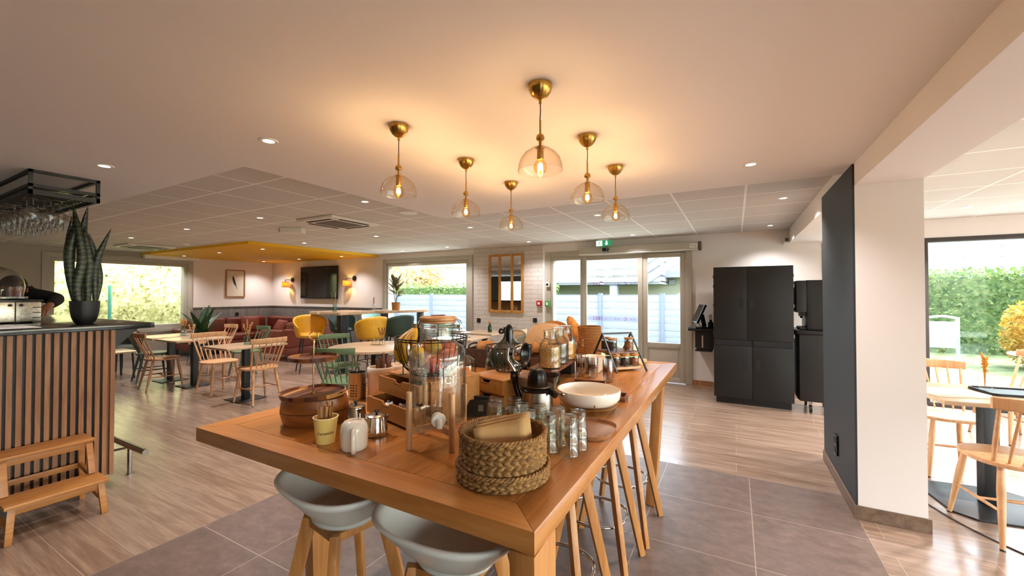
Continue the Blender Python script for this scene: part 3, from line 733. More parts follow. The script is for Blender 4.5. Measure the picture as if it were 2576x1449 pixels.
gadget('wall_sensor', .655, 2.215, .07,.10,.07, off_white, 'small ivory sensor high on the back wall above the black cupboard', 'sensor', YB, lambda t: build('lens', MB().box(-.022,.022,-.073,-.0702,-.01,.035), grille, t))
for x, z, y, l in [(-4.643,.905,YB-.021,'square black wall socket on the brick wall under the mirror, nearer the window'),(-3.36,.945,YB-.021,'square black wall socket on the brick wall behind the beige bread bin')]:
    gadget('wall_socket', x, z, .085,.085,.012, blk_soft, l, 'socket', y, lambda t: build('insert', MB().box(-.025,.025,-.0135,-.0122,-.025,.025), dark_slot, t))
t = thing('wall_socket', 'square black wall socket on the grey boarding above the rust sofa', 'socket', (XL+.019,6.115,.905), PI/2)
build('box', MB().box(-.045,.045,-.012,0,-.045,.045), blk_soft, t, bevel=.004); build('insert', MB().box(-.025,.025,-.0135,-.0122,-.025,.025), dark_slot, t)
t = thing('wall_socket', 'tall black double socket low on the charcoal side of the column', 'socket', (.6755,3.93,.30), -PI/2)
build('box', MB().box(-.042,.042,-.014,0,-.075,.075), blk_soft, t, bevel=.004); build('insert', MB().box(-.025,.025,-.0165,-.0142,-.06,-.01).box(-.025,.025,-.0165,-.0142,.01,.06), dark_slot, t)

# ---------------------------------------------------------------- bar counter
bar = thing('bar_counter', 'black topped bar counter clad in upright wooden slats, plant pot on it', 'bar counter', (-4.1,1.24,0))
def rel(mb): return mb.move(Matrix.Translation((4.1,-1.24,0)))
build('carcass', rel(MB().prism([(-4.122,.22),(-4.122,1.218),(-8.6,1.218),(-8.6,1.04),(-5.35,1.04),(-5.35,.22)], .11, 1.180)), blk_mat, bar)
build('plinth', rel(MB().prism([(-4.165,.24),(-4.165,1.17),(-8.56,1.17),(-8.56,1.06),(-5.3,1.06),(-5.3,.24)], 0, .1095)), blk_mat, bar)
m = MB()
for k in range(25):
    y = .2435+k*.0415; m.box(-4.1215,-4.098,y,y+.025,.10,1.1795)
for k in range(107):
    x = -4.128-k*.0415; m.box(x-.025,x,1.2185,1.242,.10,1.1795)
build('slat_cladding', rel(m), slat_wood, bar, smooth=0)
build('countertop', rel(MB().prism([(-4.07,.20),(-4.07,1.47),(-4.10,1.50),(-8.65,1.50),(-8.65,1.12),(-5.40,1.12),(-5.40,.20)], 1.1805, 1.221)), M('black satin worktop','#141415',.16), bar, bevel=.004)
build('bracket', rel(MB().add([(-4.10,1.4,1.18),(-4.10,1.2425,1.18),(-4.10,1.2425,1.02),(-4.13,1.4,1.18),(-4.13,1.2425,1.18),(-4.13,1.2425,1.02)],[(0,1,2),(5,4,3),(0,3,4,1),(1,4,5,2),(2,5,3,0)])), blk_mat, bar, smooth=0)
fr = build('foot_rail', rel(MB().tube([(-4.0,1.42,.225),(-8.5,1.42,.225)], .0225, 20)), steel, bar)
for x in (-4.29,-5.6,-6.9,-8.2):
    m = MB().cyl((x,1.42),.015,.004,.205,14); m.cyl((x,1.42),.028,0,.006,18); m.tube([(x-.12,1.243,.19),(x-.02,1.41,.21)],.009,8)
    build('rail_post', rel(m), steel, fr)
# hanging glass rack
rk = thing('glass_rack', 'black steel stemware rack hanging under the ceiling above the bar', 'glass rack', (-4.19,.84,ZP))
m = MB(); X0, Y1, zb = -2.2, .345, -.165; q = .02
for x in (-q/2, X0/2, X0): 
    for y in (q/2, Y1): m.bar((x,y,0),(x,y,zb),q,q)
for z in (-q/2, -.108, zb+q*.6):
    h = q if z != zb+q*.6 else q*1.6
    for y in (q/2, Y1): m.bar((0,y,z),(X0,y,z),q,h)
    for x in (-q/2, X0): m.bar((x,0,z),(x,Y1+q/2,z),q,h)
build('frame', m, blk, rk)
m = MB()
for k in range(30):
    x = -.055-k*.0735
    m.tube([(x,.015,zb+.008),(x,Y1-.01,zb+.008)],.0035,6)
build('rails', m, blk, rk)
build('shelf', MB().box(X0/2,-.03,.03,Y1-.02,-.106,-.102), smoke_pl, rk, smooth=0)
wg_p = [(0,0),(.034,0),(.034,-.002),(.012,-.006),(.0042,-.014),(.0038,-.075),(.008,-.085),(.028,-.098),(.040,-.118),(.0435,-.140),(.041,-.165),(.036,-.185),(.035,-.185),(.040,-.164),(.0425,-.140),(.039,-.119),(.027,-.100),(.006,-.088),(0,-.087)]
wine = GLASS('thin stemware glass', '#faf9f7', '#c4c0be', 1.5, .02)
proto = None; lab = 'clear stemmed wine glass hanging upside down from the black ceiling rack'
for i in range(10):
    for j in range(4):
        if (i, j) in ((0,2),(0,3),(1,3)): continue
        loc = (-4.19-.105-.1470*i, .84+.045+.083*j, ZP-.152)
        if proto is None:
            proto = tag(build('wine_glass', MB().lathe(wg_p, 24), wine, loc=loc), lab, 'wine glass', 'wine glasses hanging from the rack')
        else:
            c = proto.copy(); C.objects.link(c); c.location = loc

# ---------------------------------------------------------------- things on the bar
sp = thing('snake_plant', 'tall snake plant in a round black pot standing on the bar counter', 'plant', (-4.32,1.156,1.222), rad(75))
build('pot', MB().lathe([(0,0),(.044,0),(.060,.02),(.072,.055),(.079,.10),(.082,.145),(.083,.175),(.078,.175),(.076,.155),(0,.155)],40), M('matt black pot','#101011',.5), sp)
build('soil', MB().lathe([(.0745,.156),(.06,.160),(.03,.166),(0,.168)],24), soil, sp)
def snake_mat():
    t = NT('banded snake plant leaf'); v = t.coords((1,1,1))
    w = t.new('ShaderNodeTexWave', wave_type='BANDS', bands_direction='Z'); w.inputs['Scale'].default_value = 9; w.inputs['Distortion'].default_value = 9; w.inputs['Detail'].default_value = 3; w.inputs['Detail Scale'].default_value = 1.5
    t.link(v, w.inputs['Vector']); t.base(t.ramp(w.outputs['Fac'], [(.2,'#0d130a'),(.55,'#1f2816'),(.9,'#363f25')])); t.set(Roughness=.45); return t.m
sm = snake_mat()
def strip_leaf(pts, w, n=18, cup=.25, twist=(0,0), tip=.42):
    c = bspline(pts, max(2, n//(len(pts)-1))); N = len(c); mb = MB()
    def f(u, v):
        i = round(v*(N-1)); p = c[i]; d = (c[min(i+1,N-1)]-c[max(i-1,0)]).normalized()
        a = twist[0]+(twist[1]-twist[0])*v
        s_ = Vector((cos(a),sin(a),0)); s_ = (s_-d*s_.dot(d)).normalized(); nrm = d.cross(s_)
        ww = w*(.62+.38*min(1,v/.4))*(1 if v < 1-tip else max(.02,1-((v-1+tip)/tip)**1.4))
        x = u*2-1
        return p + s_*(x*ww) + nrm*(cup*ww*(x*x-.4))
    mb.grid(5, N, f); return mb
def SP(px, py, y=0): return ((px-212)*.0021, y, (752-py)*.0030+.158)
for pts, w, tw in [([SP(190,750,.0),SP(176,690),SP(172,620,.01),SP(186,560),SP(180,507)], 00.0286, (.2,-.3)),
                   ([SP(208,750,.03),SP(204,680,.03),SP(203,600,.02),SP(208,550,.01),SP(216,508)], 00.0238, (0,.3)),
                   ([SP(198,756,-.03),SP(193,710,-.035),SP(206,640,-.03),SP(196,570,-.02),SP(186,530,-.01)], 00.0301, (0,.4)),
                   ([SP(221,756,-.01),SP(220,700,-.02),SP(222,650,-.02),SP(212,590,-.01),SP(209,560)], 00.0246, (.3,-.2)),
                   ([SP(238,752,.02),SP(236,690,.02),SP(240,650,.01),SP(256,605),SP(277,559)], 00.0206, (0,.2)),
                   ([SP(236,756,.03),SP(247,700,.04),SP(243,660,.04),SP(230,610,.03),SP(219,575,.02)], 00.0229, (-.3,.3)),
                   ([SP(186,752,.05),SP(178,690,.06),SP(171,640,.06),SP(168,590,.05),SP(176,535,.05)], 0.0158, (.3,.2))]:
    build('leaf', strip_leaf(pts, w, 26, .5, tw), sm, sp, solid=.004, smooth=60)
tag(build('paper_sheet', MB().box(-4.62,-4.13,.30,.90,1.2225,1.2235), paper_wht, smooth=0), 'white paper sheet lying on the bar counter in front of the steel warmer', 'paper')
wm = thing('food_warmer', 'stainless steel warmer box with a black tray top standing on the bar', 'food warmer', (-5.02,.80,1.2225))
build('housing', MB().box(-.20,.17,-.30,.25,.01,.165), steel_h, wm, bevel=.006)
build('tray', MB().box(-.22,.185,-.32,.262,.1655,.182), blk_soft, wm, bevel=.005)
build('door_seam', MB().box(.1705,.174,.114,.120,.012,.163), dark_slot, wm)
for y in (.09,.145): build('knob', MB().tube([(.1705,y,.14),(.184,y,.14)],.010,16), dark_slot, wm)
m = MB()
for z in (.04,.08,.12): m.box(.1705,.1735,.205,.247,z-.003,z+.003)
build('vent_slot', m, dark_slot, wm)
build('foot', MB().box(-.18,.15,-.28,-.26,0,.0099).box(-.18,.15,.21,.23,0,.0099), blk_soft, wm)
cl = thing('glass_dome', 'clear dome cover with dark cake tray standing on the steel warmer', 'dome', (-5.03,.79,1.4055))
build('tray', MB().lathe([(0,0),(.215,0),(.225,.008),(.225,.022),(.21,.022),(0,.012)],48), steel, cl)
build('dome', MB().lathe([(.205,.0225),(.208,.10),(.200,.15),(.178,.20),(.140,.235),(.09,.254),(.04,.261),(0,.263)],56), jar_glass, cl)
tag(build('chocolate_cake', MB().lathe([(0,0),(.12,0),(.125,.02),(.122,.09),(.11,.10),(0,.104)],36), M('dark chocolate crumb','#3a1d12',.8,bump=.4,bscale=50), loc=(-5.03,.79,1.4185)), 'dark chocolate cake under the clear dome on the bar', 'cake')

# ---------------------------------------------------------------- step stool
ss = thing('step_stool', 'two step wooden stool standing in front of the slatted bar', 'step stool', (-3.86,.885,0))
build('lower_step', MB().box(-.02,.205,-.225,.225,.205,.228), step_wood, ss, bevel=.007)
build('upper_step', MB().box(-.225,-.02,-.215,.215,.435,.458), step_wood, ss, bevel=.007)
for s_ in (-1,1):
    y = .19*s_; yo = .205*s_
    build('leg', MB().bar((.165,y,.205),(.185,yo,0),.028,.034,.024,.030,up=(0,1,0)), step_wood, ss, bevel=.003)
    build('leg', MB().bar((-.05,y,.435),(.01,y,.2285),.028,.034,up=(0,1,0)), step_wood, ss, bevel=.003)
    build('leg', MB().bar((-.195,y,.435),(-.215,yo,0),.028,.034,.024,.030,up=(0,1,0)), step_wood, ss, bevel=.003)
    build('side_rail', MB().bar((.165,yo,.085),(-.205,yo,.135),.018,.03), step_wood, ss, bevel=.003)
    build('side_rail', MB().bar((.15,y,.19),(-.2,y,.25),.018,.03), step_wood, ss, bevel=.003)
build('front_rail', MB().box(.155,.173,-.18,.18,.160,.2045), step_wood, ss, bevel=.003)
build('front_rail', MB().box(-.058,-.04,-.18,.18,.395,.4345), step_wood, ss, bevel=.003)
build('back_rail', MB().box(-.215,-.2,-.18,.18,.225,.262), step_wood, ss, bevel=.003)

# ---------------------------------------------------------------- person behind the bar
def skin_obj(name, J, E_, mat, parent, sub=2):
    names = list(J); me = bpy.data.meshes.new(name)
    me.from_pydata([J[n][0] for n in names], [(names.index(a), names.index(b)) for a,b in E_], [])
    o = bpy.data.objects.new(name, me); C.objects.link(o); o.parent = parent
    o.modifiers.new('skin','SKIN'); sv = me.skin_vertices[0].data
    for i, n in enumerate(names):
        r = J[n][1]; sv[i].radius = r if isinstance(r, tuple) else (r, r)
    sv[0].use_root = True
    sm_ = o.modifiers.new('smooth','SUBSURF'); sm_.levels = sub; sm_.render_levels = sub
    me.materials.append(mat); return o
pe = thing('person', 'person in a dark sweater bending forward behind the bar, elbow raised', 'person', (-5.85,.80,0))
O_ = Vector((-5.85,.80,0))
J = dict(pelvis=((-5.97,.72,.92),(.15,.12)), waist=((-5.93,.79,1.08),(.14,.11)), chest=((-5.82,.97,1.33),(.145,.11)), neckb=((-5.68,1.02,1.43),.058), neck=((-5.64,1.025,1.445),.050), headb=((-5.57,1.03,1.455),(.065,.07)), head=((-5.51,1.03,1.485),(.075,.083)), crown=((-5.48,1.03,1.54),(.05,.055)),
    sL=((-5.76,1.17,1.445),.058), eL=((-5.50,1.30,1.405),.041), wL=((-5.27,1.19,1.348),.027), hL=((-5.215,1.155,1.322),(.038,.018)),
    sR=((-5.77,.83,1.40),.058), eR=((-5.60,.68,1.24),.041), wR=((-5.37,.74,1.30),.027), hR=((-5.31,.76,1.32),(.038,.018)),
    hipL=((-5.97,.82,.86),.09), kL=((-5.93,.83,.47),.062), aL=((-5.97,.84,.09),.042), tL=((-5.80,.85,.04),.036),
    hipR=((-5.97,.62,.86),.09), kR=((-5.93,.61,.47),.062), aR=((-5.97,.60,.09),.042), tR=((-5.80,.59,.04),.036))
J = {k: (tuple(Vector(v[0])-O_), v[1]) for k, v in J.items()}
E_ = [('pelvis','waist'),('waist','chest'),('chest','neckb'),('neckb','neck'),('neck','headb'),('headb','head'),('head','crown'),('chest','sL'),('sL','eL'),('eL','wL'),('wL','hL'),('chest','sR'),('sR','eR'),('eR','wR'),('wR','hR'),('pelvis','hipL'),('hipL','kL'),('kL','aL'),('aL','tL'),('pelvis','hipR'),('hipR','kR'),('kR','aR'),('aR','tR')]
for s_, h, w_ in (('L',Vector(J['hL'][0]),Vector((.80,-.50,-.32))),('R',Vector(J['hR'][0]),Vector((.9,.3,.2)))):
    w_.normalize(); side = w_.cross(Vector((0,0,1))).normalized()
    for k in range(4):
        b = h + w_*.045 + side*(.03-.02*k); ln = (.030,.034,.031,.024)[k]
        J['f%s%da'%(s_,k)] = (tuple(b),.0085); J['f%s%db'%(s_,k)] = (tuple(b+w_*ln-Vector((0,0,.010))),.0078); J['f%s%dc'%(s_,k)] = (tuple(b+w_*ln*1.7-Vector((0,0,.030))),.0068)
        E_ += [('h'+s_,'f%s%da'%(s_,k)),('f%s%da'%(s_,k),'f%s%db'%(s_,k)),('f%s%db'%(s_,k),'f%s%dc'%(s_,k))]
    b = h + side*.04 + w_*.01; J['t%sa'%s_] = (tuple(b),.0095); J['t%sb'%s_] = (tuple(b+side*.015+w_*.035-Vector((0,0,.012))),.008)
    E_ += [('h'+s_,'t%sa'%s_),('t%sa'%s_,'t%sb'%s_)]
skin_obj('body', J, E_, skin, pe)
JS = {k: (J[k][0], tuple(r*1.16+.006 for r in (J[k][1] if isinstance(J[k][1],tuple) else (J[k][1],)*2))) for k in ('pelvis','waist','chest','neckb','sL','eL','wL','sR','eR','wR')}
skin_obj('sweater', JS, [e for e in E_ if e[0] in JS and e[1] in JS], knit, pe)
JT = {k: (J[k][0], tuple(r*1.14+.006 for r in (J[k][1] if isinstance(J[k][1],tuple) else (J[k][1],)*2))) for k in ('pelvis','hipL','kL','aL','hipR','kR','aR')}
skin_obj('trousers', JT, [e for e in E_ if e[0] in JT and e[1] in JT], trouser, pe)
H_ = Vector(J['head'][0])
def near(dx, dy, dz): return (H_.x+dx, H_.y+dy, H_.z+dz)
hm = MB().sphere(near(-.012,0,.03),.098,20,(.98,.88,1.0)); hm.f = [f for f in hm.f if not all((hm.v[i][2] < H_.z+.035 and hm.v[i][0] > H_.x-.01) for i in f)]
build('hair', hm, hair_m, pe, smooth=60)
build('nose', MB().sphere(near(.078,0,-.008),.014,10,(1.1,.8,1.3)), skin, pe)
for s_ in (-1,1):
    build('eye', MB().sphere(near(.064,s_*.031,.016),.010,10), M('eye white','#e8e2da',.3), pe)
    build('ear', MB().sphere(near(-.01,s_*.078,.0),.026,12,(.6,.35,1)), skin, pe)
    build('shoe', MB().lathe([(0,0),(.05,0),(.052,.03),(.03,.075),(0,.085)],20,(-.06,-.08+s_*.125),2.2,.95), blk_soft, pe)
build('mouth', MB().sphere(near(.066,0,-.042),.02,10,(.4,1,.25)), M('lips','#8d4a42',.5), pe)
# ---------------------------------------------------------------- black cupboard, coffee machine, kiosk
cb = thing('cupboard', 'tall matt black cupboard of four doors standing before the back wall', 'cupboard', (.19,6.1,0))
build('carcass', MB().box(-.445,.445,.021,.80,.0905,1.805), blk_mat, cb, smooth=0)
build('plinth', MB().box(-.42,.42,.05,.76,0,.09), blk_mat, cb, smooth=0)
rec = M('recessed black grip', '#08080a', .7)
build('open_slot', MB().box(-.43,-.012,.004,.0205,.772,.845).box(.012,.43,.004,.0205,.772,.845), rec, cb, smooth=0)
for (xa,xb,za,zb_,hx,hz) in [(-.445,-.056,.85,1.805,-.118,1.325),(-.052,.445,.85,1.805,.0,1.325),(-.445,-.003,.0905,.768,-.076,.53),(.001,.445,.0905,.768,.062,.53)]:
    d = build('door', MB().box(xa,xb,0,.0204,za,zb_), blk_mat, cb, bevel=.0015)
    build('handle', MB().box(hx-.024,hx+.024,-.0012,-.0002,hz-.068,hz+.068), rec, d, smooth=0)
m = MB()
for z in (.92,1.3,1.55,1.68): m.box(-.452,-.4455,.0,.02,z-.02,z+.02).box(.4455,.452,.0,.02,z-.02,z+.02)
build('hinge', m, steel, cb)
cm = thing('coffee_machine', 'black coffee machine on top of the wheeled black cart beside the black cupboard', 'coffee machine', (.83,6.02,1.004))
build('housing', MB().box(-.06,.19,.10,.55,0,.615), blk_soft, cm, bevel=.008)
build('front_panel', MB().box(-.165,-.0605,.10,.50,.215,.61), blk_mat, cm, bevel=.01)
build('spout', MB().box(-.12,-.07,.24,.34,.165,.2145).cyl((-.095,.27),.012,.14,.166,12).cyl((-.095,.31),.012,.14,.166,12), blk_soft, cm)
build('drip_tray', MB().box(-.13,-.0605,.14,.46,.0,.03), blk_mat, cm, bevel=.005)
ct = thing('machine_cart', 'black cart with a bulging front on castors under the coffee machine', 'cart', (.83,6.02,0))
build('body', MB().prism([(-.145,.06),(-.155,.2),(-.155,.42),(-.145,.58),(.22,.58),(.22,.06)], .14, .955), blk_mat, ct, bevel=.012)
build('top', MB().prism([(-.17,.04),(-.18,.2),(-.18,.42),(-.17,.60),(.225,.60),(.225,.04)], .9555, 1.0035), blk_soft, ct, bevel=.012)
for x, y in ((-.03,.12),(.16,.12),(-.03,.52),(.16,.52)):
    c = build('castor', MB().lathe([(0,0)],4).tube([(x-.012,y,.045),(x+.012,y,.045)],.045,20), blk_soft, ct)
    build('fork', MB().bar((x,y+.012,.05),(x,y+.012,.139),.035,.02), steel, c)
ks = thing('wall_shelf', 'black wall shelf with box bracket holding a tilted screen, left of the cupboard', 'shelf', (-.46,6.78,.90))
build('board', MB().prism([(-.16,-.16),(-.18,-.1),(-.18,.2),(.16,.2),(.16,-.16)], 0,.035), blk_mat, ks, bevel=.005)
build('bracket', MB().box(-.05,.16,-.10,.285,-.285,-.0005).box(-.07,.16,-.13,.285,-.305,-.2855), blk_mat, ks, bevel=.004)
build('label', MB().box(.02,.04,-.1015,-.1002,-.25,-.07), M('pale label','#c9b9a8',.6), ks, smooth=0)
tag(build('wall_shelf_mount', MB().box(-.56,-.28,7.0655,YB-.0005,.60,.93), blk_mat, smooth=0), 'black backing plate fixing the small shelf to the back wall', 'bracket')
mo = thing('touch_screen', 'black touch screen leaning on the small shelf left of the cupboard', 'screen', (-.475,6.75,.9355), rad(18))
build('screen', MB().obox((-.005,0,.215),(.035,.30,.30),Matrix.Rotation(rad(24),3,'Y')), blk_soft, mo, bevel=.008)
build('display', MB().obox((-.0235,0,.2225),(.002,.27,.26),Matrix.Rotation(rad(24),3,'Y')), screen, mo, smooth=0)
build('stand', MB().box(-.08,.10,-.10,.10,0,.018).bar((.07,0,.018),(.035,0,.2),.06,.025), blk_soft, mo, bevel=.004)
build('cable', MB().tube(bspline([(.0,-.05,.11),(-.03,-.1,.06),(.03,-.12,.02),(.09,-.08,.02)],8),.004,6), blk_soft, mo)

# ---------------------------------------------------------------- wall decoration
tv = thing('television', 'large black wall television between two small wall lamps', 'television', (-9.69,YB,1.755))
build('housing', MB().box(-.745,.745,-.075,-.035,-.43,.425), blk_soft, tv, bevel=.006)
build('screen', MB().box(-.73,.73,-.0765,-.0752,-.405,.41), screen, tv, smooth=0)
build('wall_mount', MB().box(-.25,.25,-.0345,-.0005,-.2,.2), blk_mat, tv)
shade_m = NT('woven rattan shade'); shade_m.base('#d9a44e'); shade_m.set(Roughness=.8)
_tr = shade_m.new('ShaderNodeBsdfTranslucent'); _tr.inputs['Color'].default_value = lin('#e3a648'); _mx = shade_m.new('ShaderNodeMixShader'); _mx.inputs[0].default_value = .55
_tp = shade_m.new('ShaderNodeBsdfTransparent'); _m2 = shade_m.new('ShaderNodeMixShader')
_ck = shade_m.new('ShaderNodeTexChecker'); _ck.inputs['Scale'].default_value = 170; shade_m.link(shade_m.coords(), _ck.inputs['Vector'])
_mul = shade_m.new('ShaderNodeMath', operation='MULTIPLY'); _mul.inputs[1].default_value = .30; shade_m.link(_ck.outputs['Fac'], _mul.inputs[0])
shade_m.link(shade_m.p.outputs[0], _mx.inputs[1]); shade_m.link(_tr.outputs[0], _mx.inputs[2]); shade_m.link(_mul.outputs[0], _m2.inputs[0]); shade_m.link(_mx.outputs[0], _m2.inputs[1]); shade_m.link(_tp.outputs[0], _m2.inputs[2]); shade_m.link(_m2.outputs[0], shade_m.out.inputs['Surface'])
def sconce(x, lab):
    t = thing('wall_lamp', lab, 'wall lamp', (x, YB, 1.84))
    build('wall_plate', MB().tube([(0,-.0005,0),(0,-.03,0)],.062,28), blk, t)
    build('arm', MB().tube(bspline([(0,-.03,0),(-.06,-.12,.0),(-.11,-.14,.0),(-.135,-.14,-.02),(-.135,-.14,-.07)],6),.007,8), blk, t)
    s_ = build('shade', MB().lathe([(.088,-.20),(.088,-.055)],32,(-.135,-.14)), shade_m.m, t, solid=.003)
    build('rim', MB().ring((-.135,-.14,-.055),.088,.004,32,6).ring((-.135,-.14,-.20),.088,.004,32,6).bar((-.222,-.14,-.057),(-.048,-.14,-.057),.004,.004), blk, s_)
    b = build('bulb', MB().sphere((-.135,-.14,-.125),.028,14), amber, t); build('filament', MB().sphere((-.135,-.14,-.125),.010,10,(1,1,1.8)), fil, b)
    build('socket', MB().cyl((-.135,-.14),.015,-.10,-.065,14), blk, t)
    light('bulb_glow', 'POINT', (-.135,-.14,-.125), SCON, (1,.66,.30), t, shadow_soft_size=.02)
sconce(-10.88, 'small wall lamp with woven amber shade in the sofa corner, left of the television')
sconce(-8.37, 'small wall lamp with woven amber shade between television and window')
pc = thing('framed_picture', 'oak framed picture of a dark feather above the grey boarding', 'picture', (XL,6.075,1.73))
build('frame', MB().box(.0005,.03,-.245,-.215,-.37,.37).box(.0005,.03,.215,.245,-.37,.37).box(.0005,.03,-.215,.215,-.37,-.34).box(.0005,.03,-.215,.215,.34,.37), beech_dark, pc, bevel=.003)
build('print', MB().box(.0005,.012,-.2148,.2148,-.3398,.3398), print_art, pc, smooth=0)
fe = MB(); 
fe.add([(.0125,y,z) for y,z in [(-.07,.20),(-.05,.19),(-.02,.12),(.005,.02),(.02,-.06),(.055,-.15),(.05,-.16),(.01,-.075),(-.03,-.03),(-.06,.04),(-.078,.12)]],[tuple(range(11))])
build('feather', fe, M('dark feather ink','#1c1a17',.8), pc, smooth=0)
mi = thing('wall_mirror', 'oak framed three pane mirror hanging on the brick wall', 'mirror', (-3.995,YB-.021,1.655))
fm = MB()
for xa, xb in ((-.395,-.345),(-.165,-.115),(.115,.165),(.345,.395)): fm.box(xa,xb,-.032,-.0005,-.585,.585)
fm.box(-.345,-.165,-.032,-.0005,-.585,-.53).box(-.115,.115,-.032,-.0005,-.585,-.53).box(.165,.345,-.032,-.0005,-.585,-.53).box(-.345,-.165,-.032,-.0005,.54,.585).box(-.115,.115,-.032,-.0005,.54,.585).box(.165,.345,-.032,-.0005,.54,.585)
build('frame', fm, WOOD('honey oak frame','#a8712f','#c08a45','#cf9c58',2,1,.4), mi, bevel=.004)
for xa, xb in ((-.345,-.165),(-.115,.115),(.165,.345)): build('mirror_pane', MB().box(xa+.0005,xb-.0005,-.014,-.004,-.5295,.5395), mirror_m, mi, smooth=0)

# ---------------------------------------------------------------- spindle chairs
def chair_proto(mat, dark=None):
    t = thing('spindle_chair', '', 'chair')
    n = 40; out = []
    for k in range(n):
        a = 2*PI*k/n; x, y = cos(a), sin(a); p = 2.6
        x = math.copysign(abs(x)**(2/p), x)*.225*(1 if y > 0 else 1-.04*abs(y)); y = math.copysign(abs(y)**(2/p), y)*.215
        out.append((x,y))
    build('seat', MB().prism(out, .445, .472), mat, t, bevel=.009)
    for sx, sy, top, foot in [(-1,1,(.15,.145),(.205,.205)),(1,1,(.15,.145),(.205,.205)),(-1,-1,(.14,-.145),(.185,-.235)),(1,-1,(.14,-.145),(.185,-.235))]:
        a = Vector((sx*top[0], top[1], .4445)); b = Vector((sx*foot[0], foot[1], .0))
        L = build('leg', MB().tube([a, a.lerp(b,.3), a.lerp(b,.75), b],[.0145,.0195,.015,.0115],12), mat, t)
        build('foot_cap', MB().tube([a.lerp(b,.985), b+Vector((0,0,.0))],[.0125,.0128],12), blk_soft, L)
    def lp(sx, fr, z):
        top, foot = ((.15,.145),(.205,.205)) if fr else ((.14,-.145),(.185,-.235)); q = (.4445-z)/.4445
        return Vector((sx*(top[0]+(foot[0]-top[0])*q), top[1]+(foot[1]-top[1])*q, z))
    for sx in (-1,1): 
        a, b = lp(sx,1,.20), lp(sx,0,.20); build('stretcher', MB().tube([a,a.lerp(b,.5),b],[.007,.0105,.007],8), mat, t)
    a, b = lp(-1,1,.20).lerp(lp(-1,0,.20),.5), lp(1,1,.20).lerp(lp(1,0,.20),.5); build('stretcher', MB().tube([a,a.lerp(b,.5),b],[.007,.0105,.007],8), mat, t)
    def rail(u, z): # u -1..1
        return Vector((u*.235, -.335 + .075*u*u, z))
    mb = MB()
    mb.grid(17, 16, lambda u,v: (lambda uu,a: rail(uu, .835+.037*math.copysign(abs(sin(a))**.45,sin(a))*(1-.10*uu*uu)) + Vector((0,.010*math.copysign(abs(cos(a))**.45,cos(a)),0)))(u*2-1, 2*PI*v), cv=True)
    mb.f.append(tuple(17*j for j in range(16))); mb.f.append(tuple(17*j+16 for j in range(15,-1,-1)))
    build('top_rail', mb, mat, t, smooth=50)
    for k in range(7):
        u = -1+k/3; o_ = k in (0,6)
        a = Vector((u*.165, -.175+.04*u*u, .470)); b = rail(u*.9, .812)
        build('spindle', MB().tube([a,a.lerp(b,.35),b],[.0095,.0135,.009] if o_ else [.006,.0085,.0055],8), mat, t)
    return t
wood_chair = chair_proto(beech); green_chair = None
chairs = {}
def place_chair(kind, x, y, face, label, z=0):
    """face: world angle in degrees the sitter looks at"""
    m_ = dict(wood=beech, green=green_lac, olive=dk_olive, mint=mint_lac, tinted=beech_dark)[kind]
    if kind not in chairs:
        if kind == 'wood': chairs[kind] = wood_chair
        else:
            chairs[kind] = dup(wood_chair, (0,0,0), 0, 'x')
            made = {}
            for ch in chairs[kind].children:
                if ch.data.name not in made:
                    me = ch.data.copy(); me.materials[0] = m_; made[ch.data.name] = me
                ch.data = made[ch.data.name]
        r = chairs[kind]
    else: r = dup(chairs[kind], (0,0,0), 0)
    r.location = (x,y,z); r.rotation_euler = (0,0,rad(face-90)); r['label'] = label; r['category'] = 'chair'
    return r
place_chair('wood', -5.66,3.20,178, 'natural wood spindle chair at the nearest square table, back towards the long table')
place_chair('wood', -6.66,3.20,2, 'natural wood spindle chair between the two square table groups, facing the nearest table')
place_chair('tinted', -7.78,2.95,84, 'brown spindle chair in front of the white lit square table, nearest the bar')
place_chair('olive', -8.58,3.12,80, 'dark olive spindle chair beside the brown one, further from view')
place_chair('wood', -8.42,3.98,-92, 'natural wood spindle chair behind the white lit square tables')
place_chair('green', -7.45,4.02,-95, 'green spindle chair behind the nearest square table')
place_chair('green', -3.93,3.17,118, 'sage green spindle chair in front of the round table, nearest the long table')
place_chair('green', -4.80,3.86,-12, 'sage green spindle chair at the round table, behind the other green chair')
# pedestal tables
def base_plate(t, w, d, oct_=False, h=.012):
    if oct_:
        c_ = .09; out = [(-w+c_,-d),(w-c_,-d),(w,-d+c_),(w,d-c_),(w-c_,d),(-w+c_,d),(-w,d-c_),(-w,-d+c_)]
    else: out = [(-w,-d),(w,-d),(w,d),(-w,d)]
    build('base_plate', MB().prism(out, 0, h), blk, t, bevel=.003)
def square_table(x, y, w, d, label, z=.75, rz=0, oct_=False):
    t = thing('pedestal_table', label, 'table', (x,y,0), rz)
    base_plate(t, .30 if oct_ else .185, .30 if oct_ else .185, oct_)
    build('column', MB().box(-.04,.04,-.04,.04,.0125,z-.0275), blk, t, bevel=.004)
    build('tabletop', MB().box(-w/2,w/2,-d/2,d/2,z-.027,z), pale_top, t, bevel=.003)
    return t
square_table(-5.94,3.19,.63,.79,'nearest square oak table on a black pedestal, pale wood chair each side')
square_table(-7.53,3.27,.70,.76,'square table on a black pedestal beyond the nearest one, dried stems in its vase')
square_table(-8.33,3.27,.70,.76,'square table next to the bar, pushed against its twin, amber stems on it')
rt = thing('round_table', 'round oak table on a black pedestal with a sage green chair before it', 'table', (-4.33,4.02,0))
build('base_plate', MB().cyl((0,0),.27,0,.012,40), blk, rt, bevel=.003); build('column', MB().box(-.045,.045,-.045,.045,.0125,.703), blk, rt, bevel=.004)
build('tabletop', MB().cyl((0,0),.60,.7035,.735,72), pale_top, rt, bevel=.004)
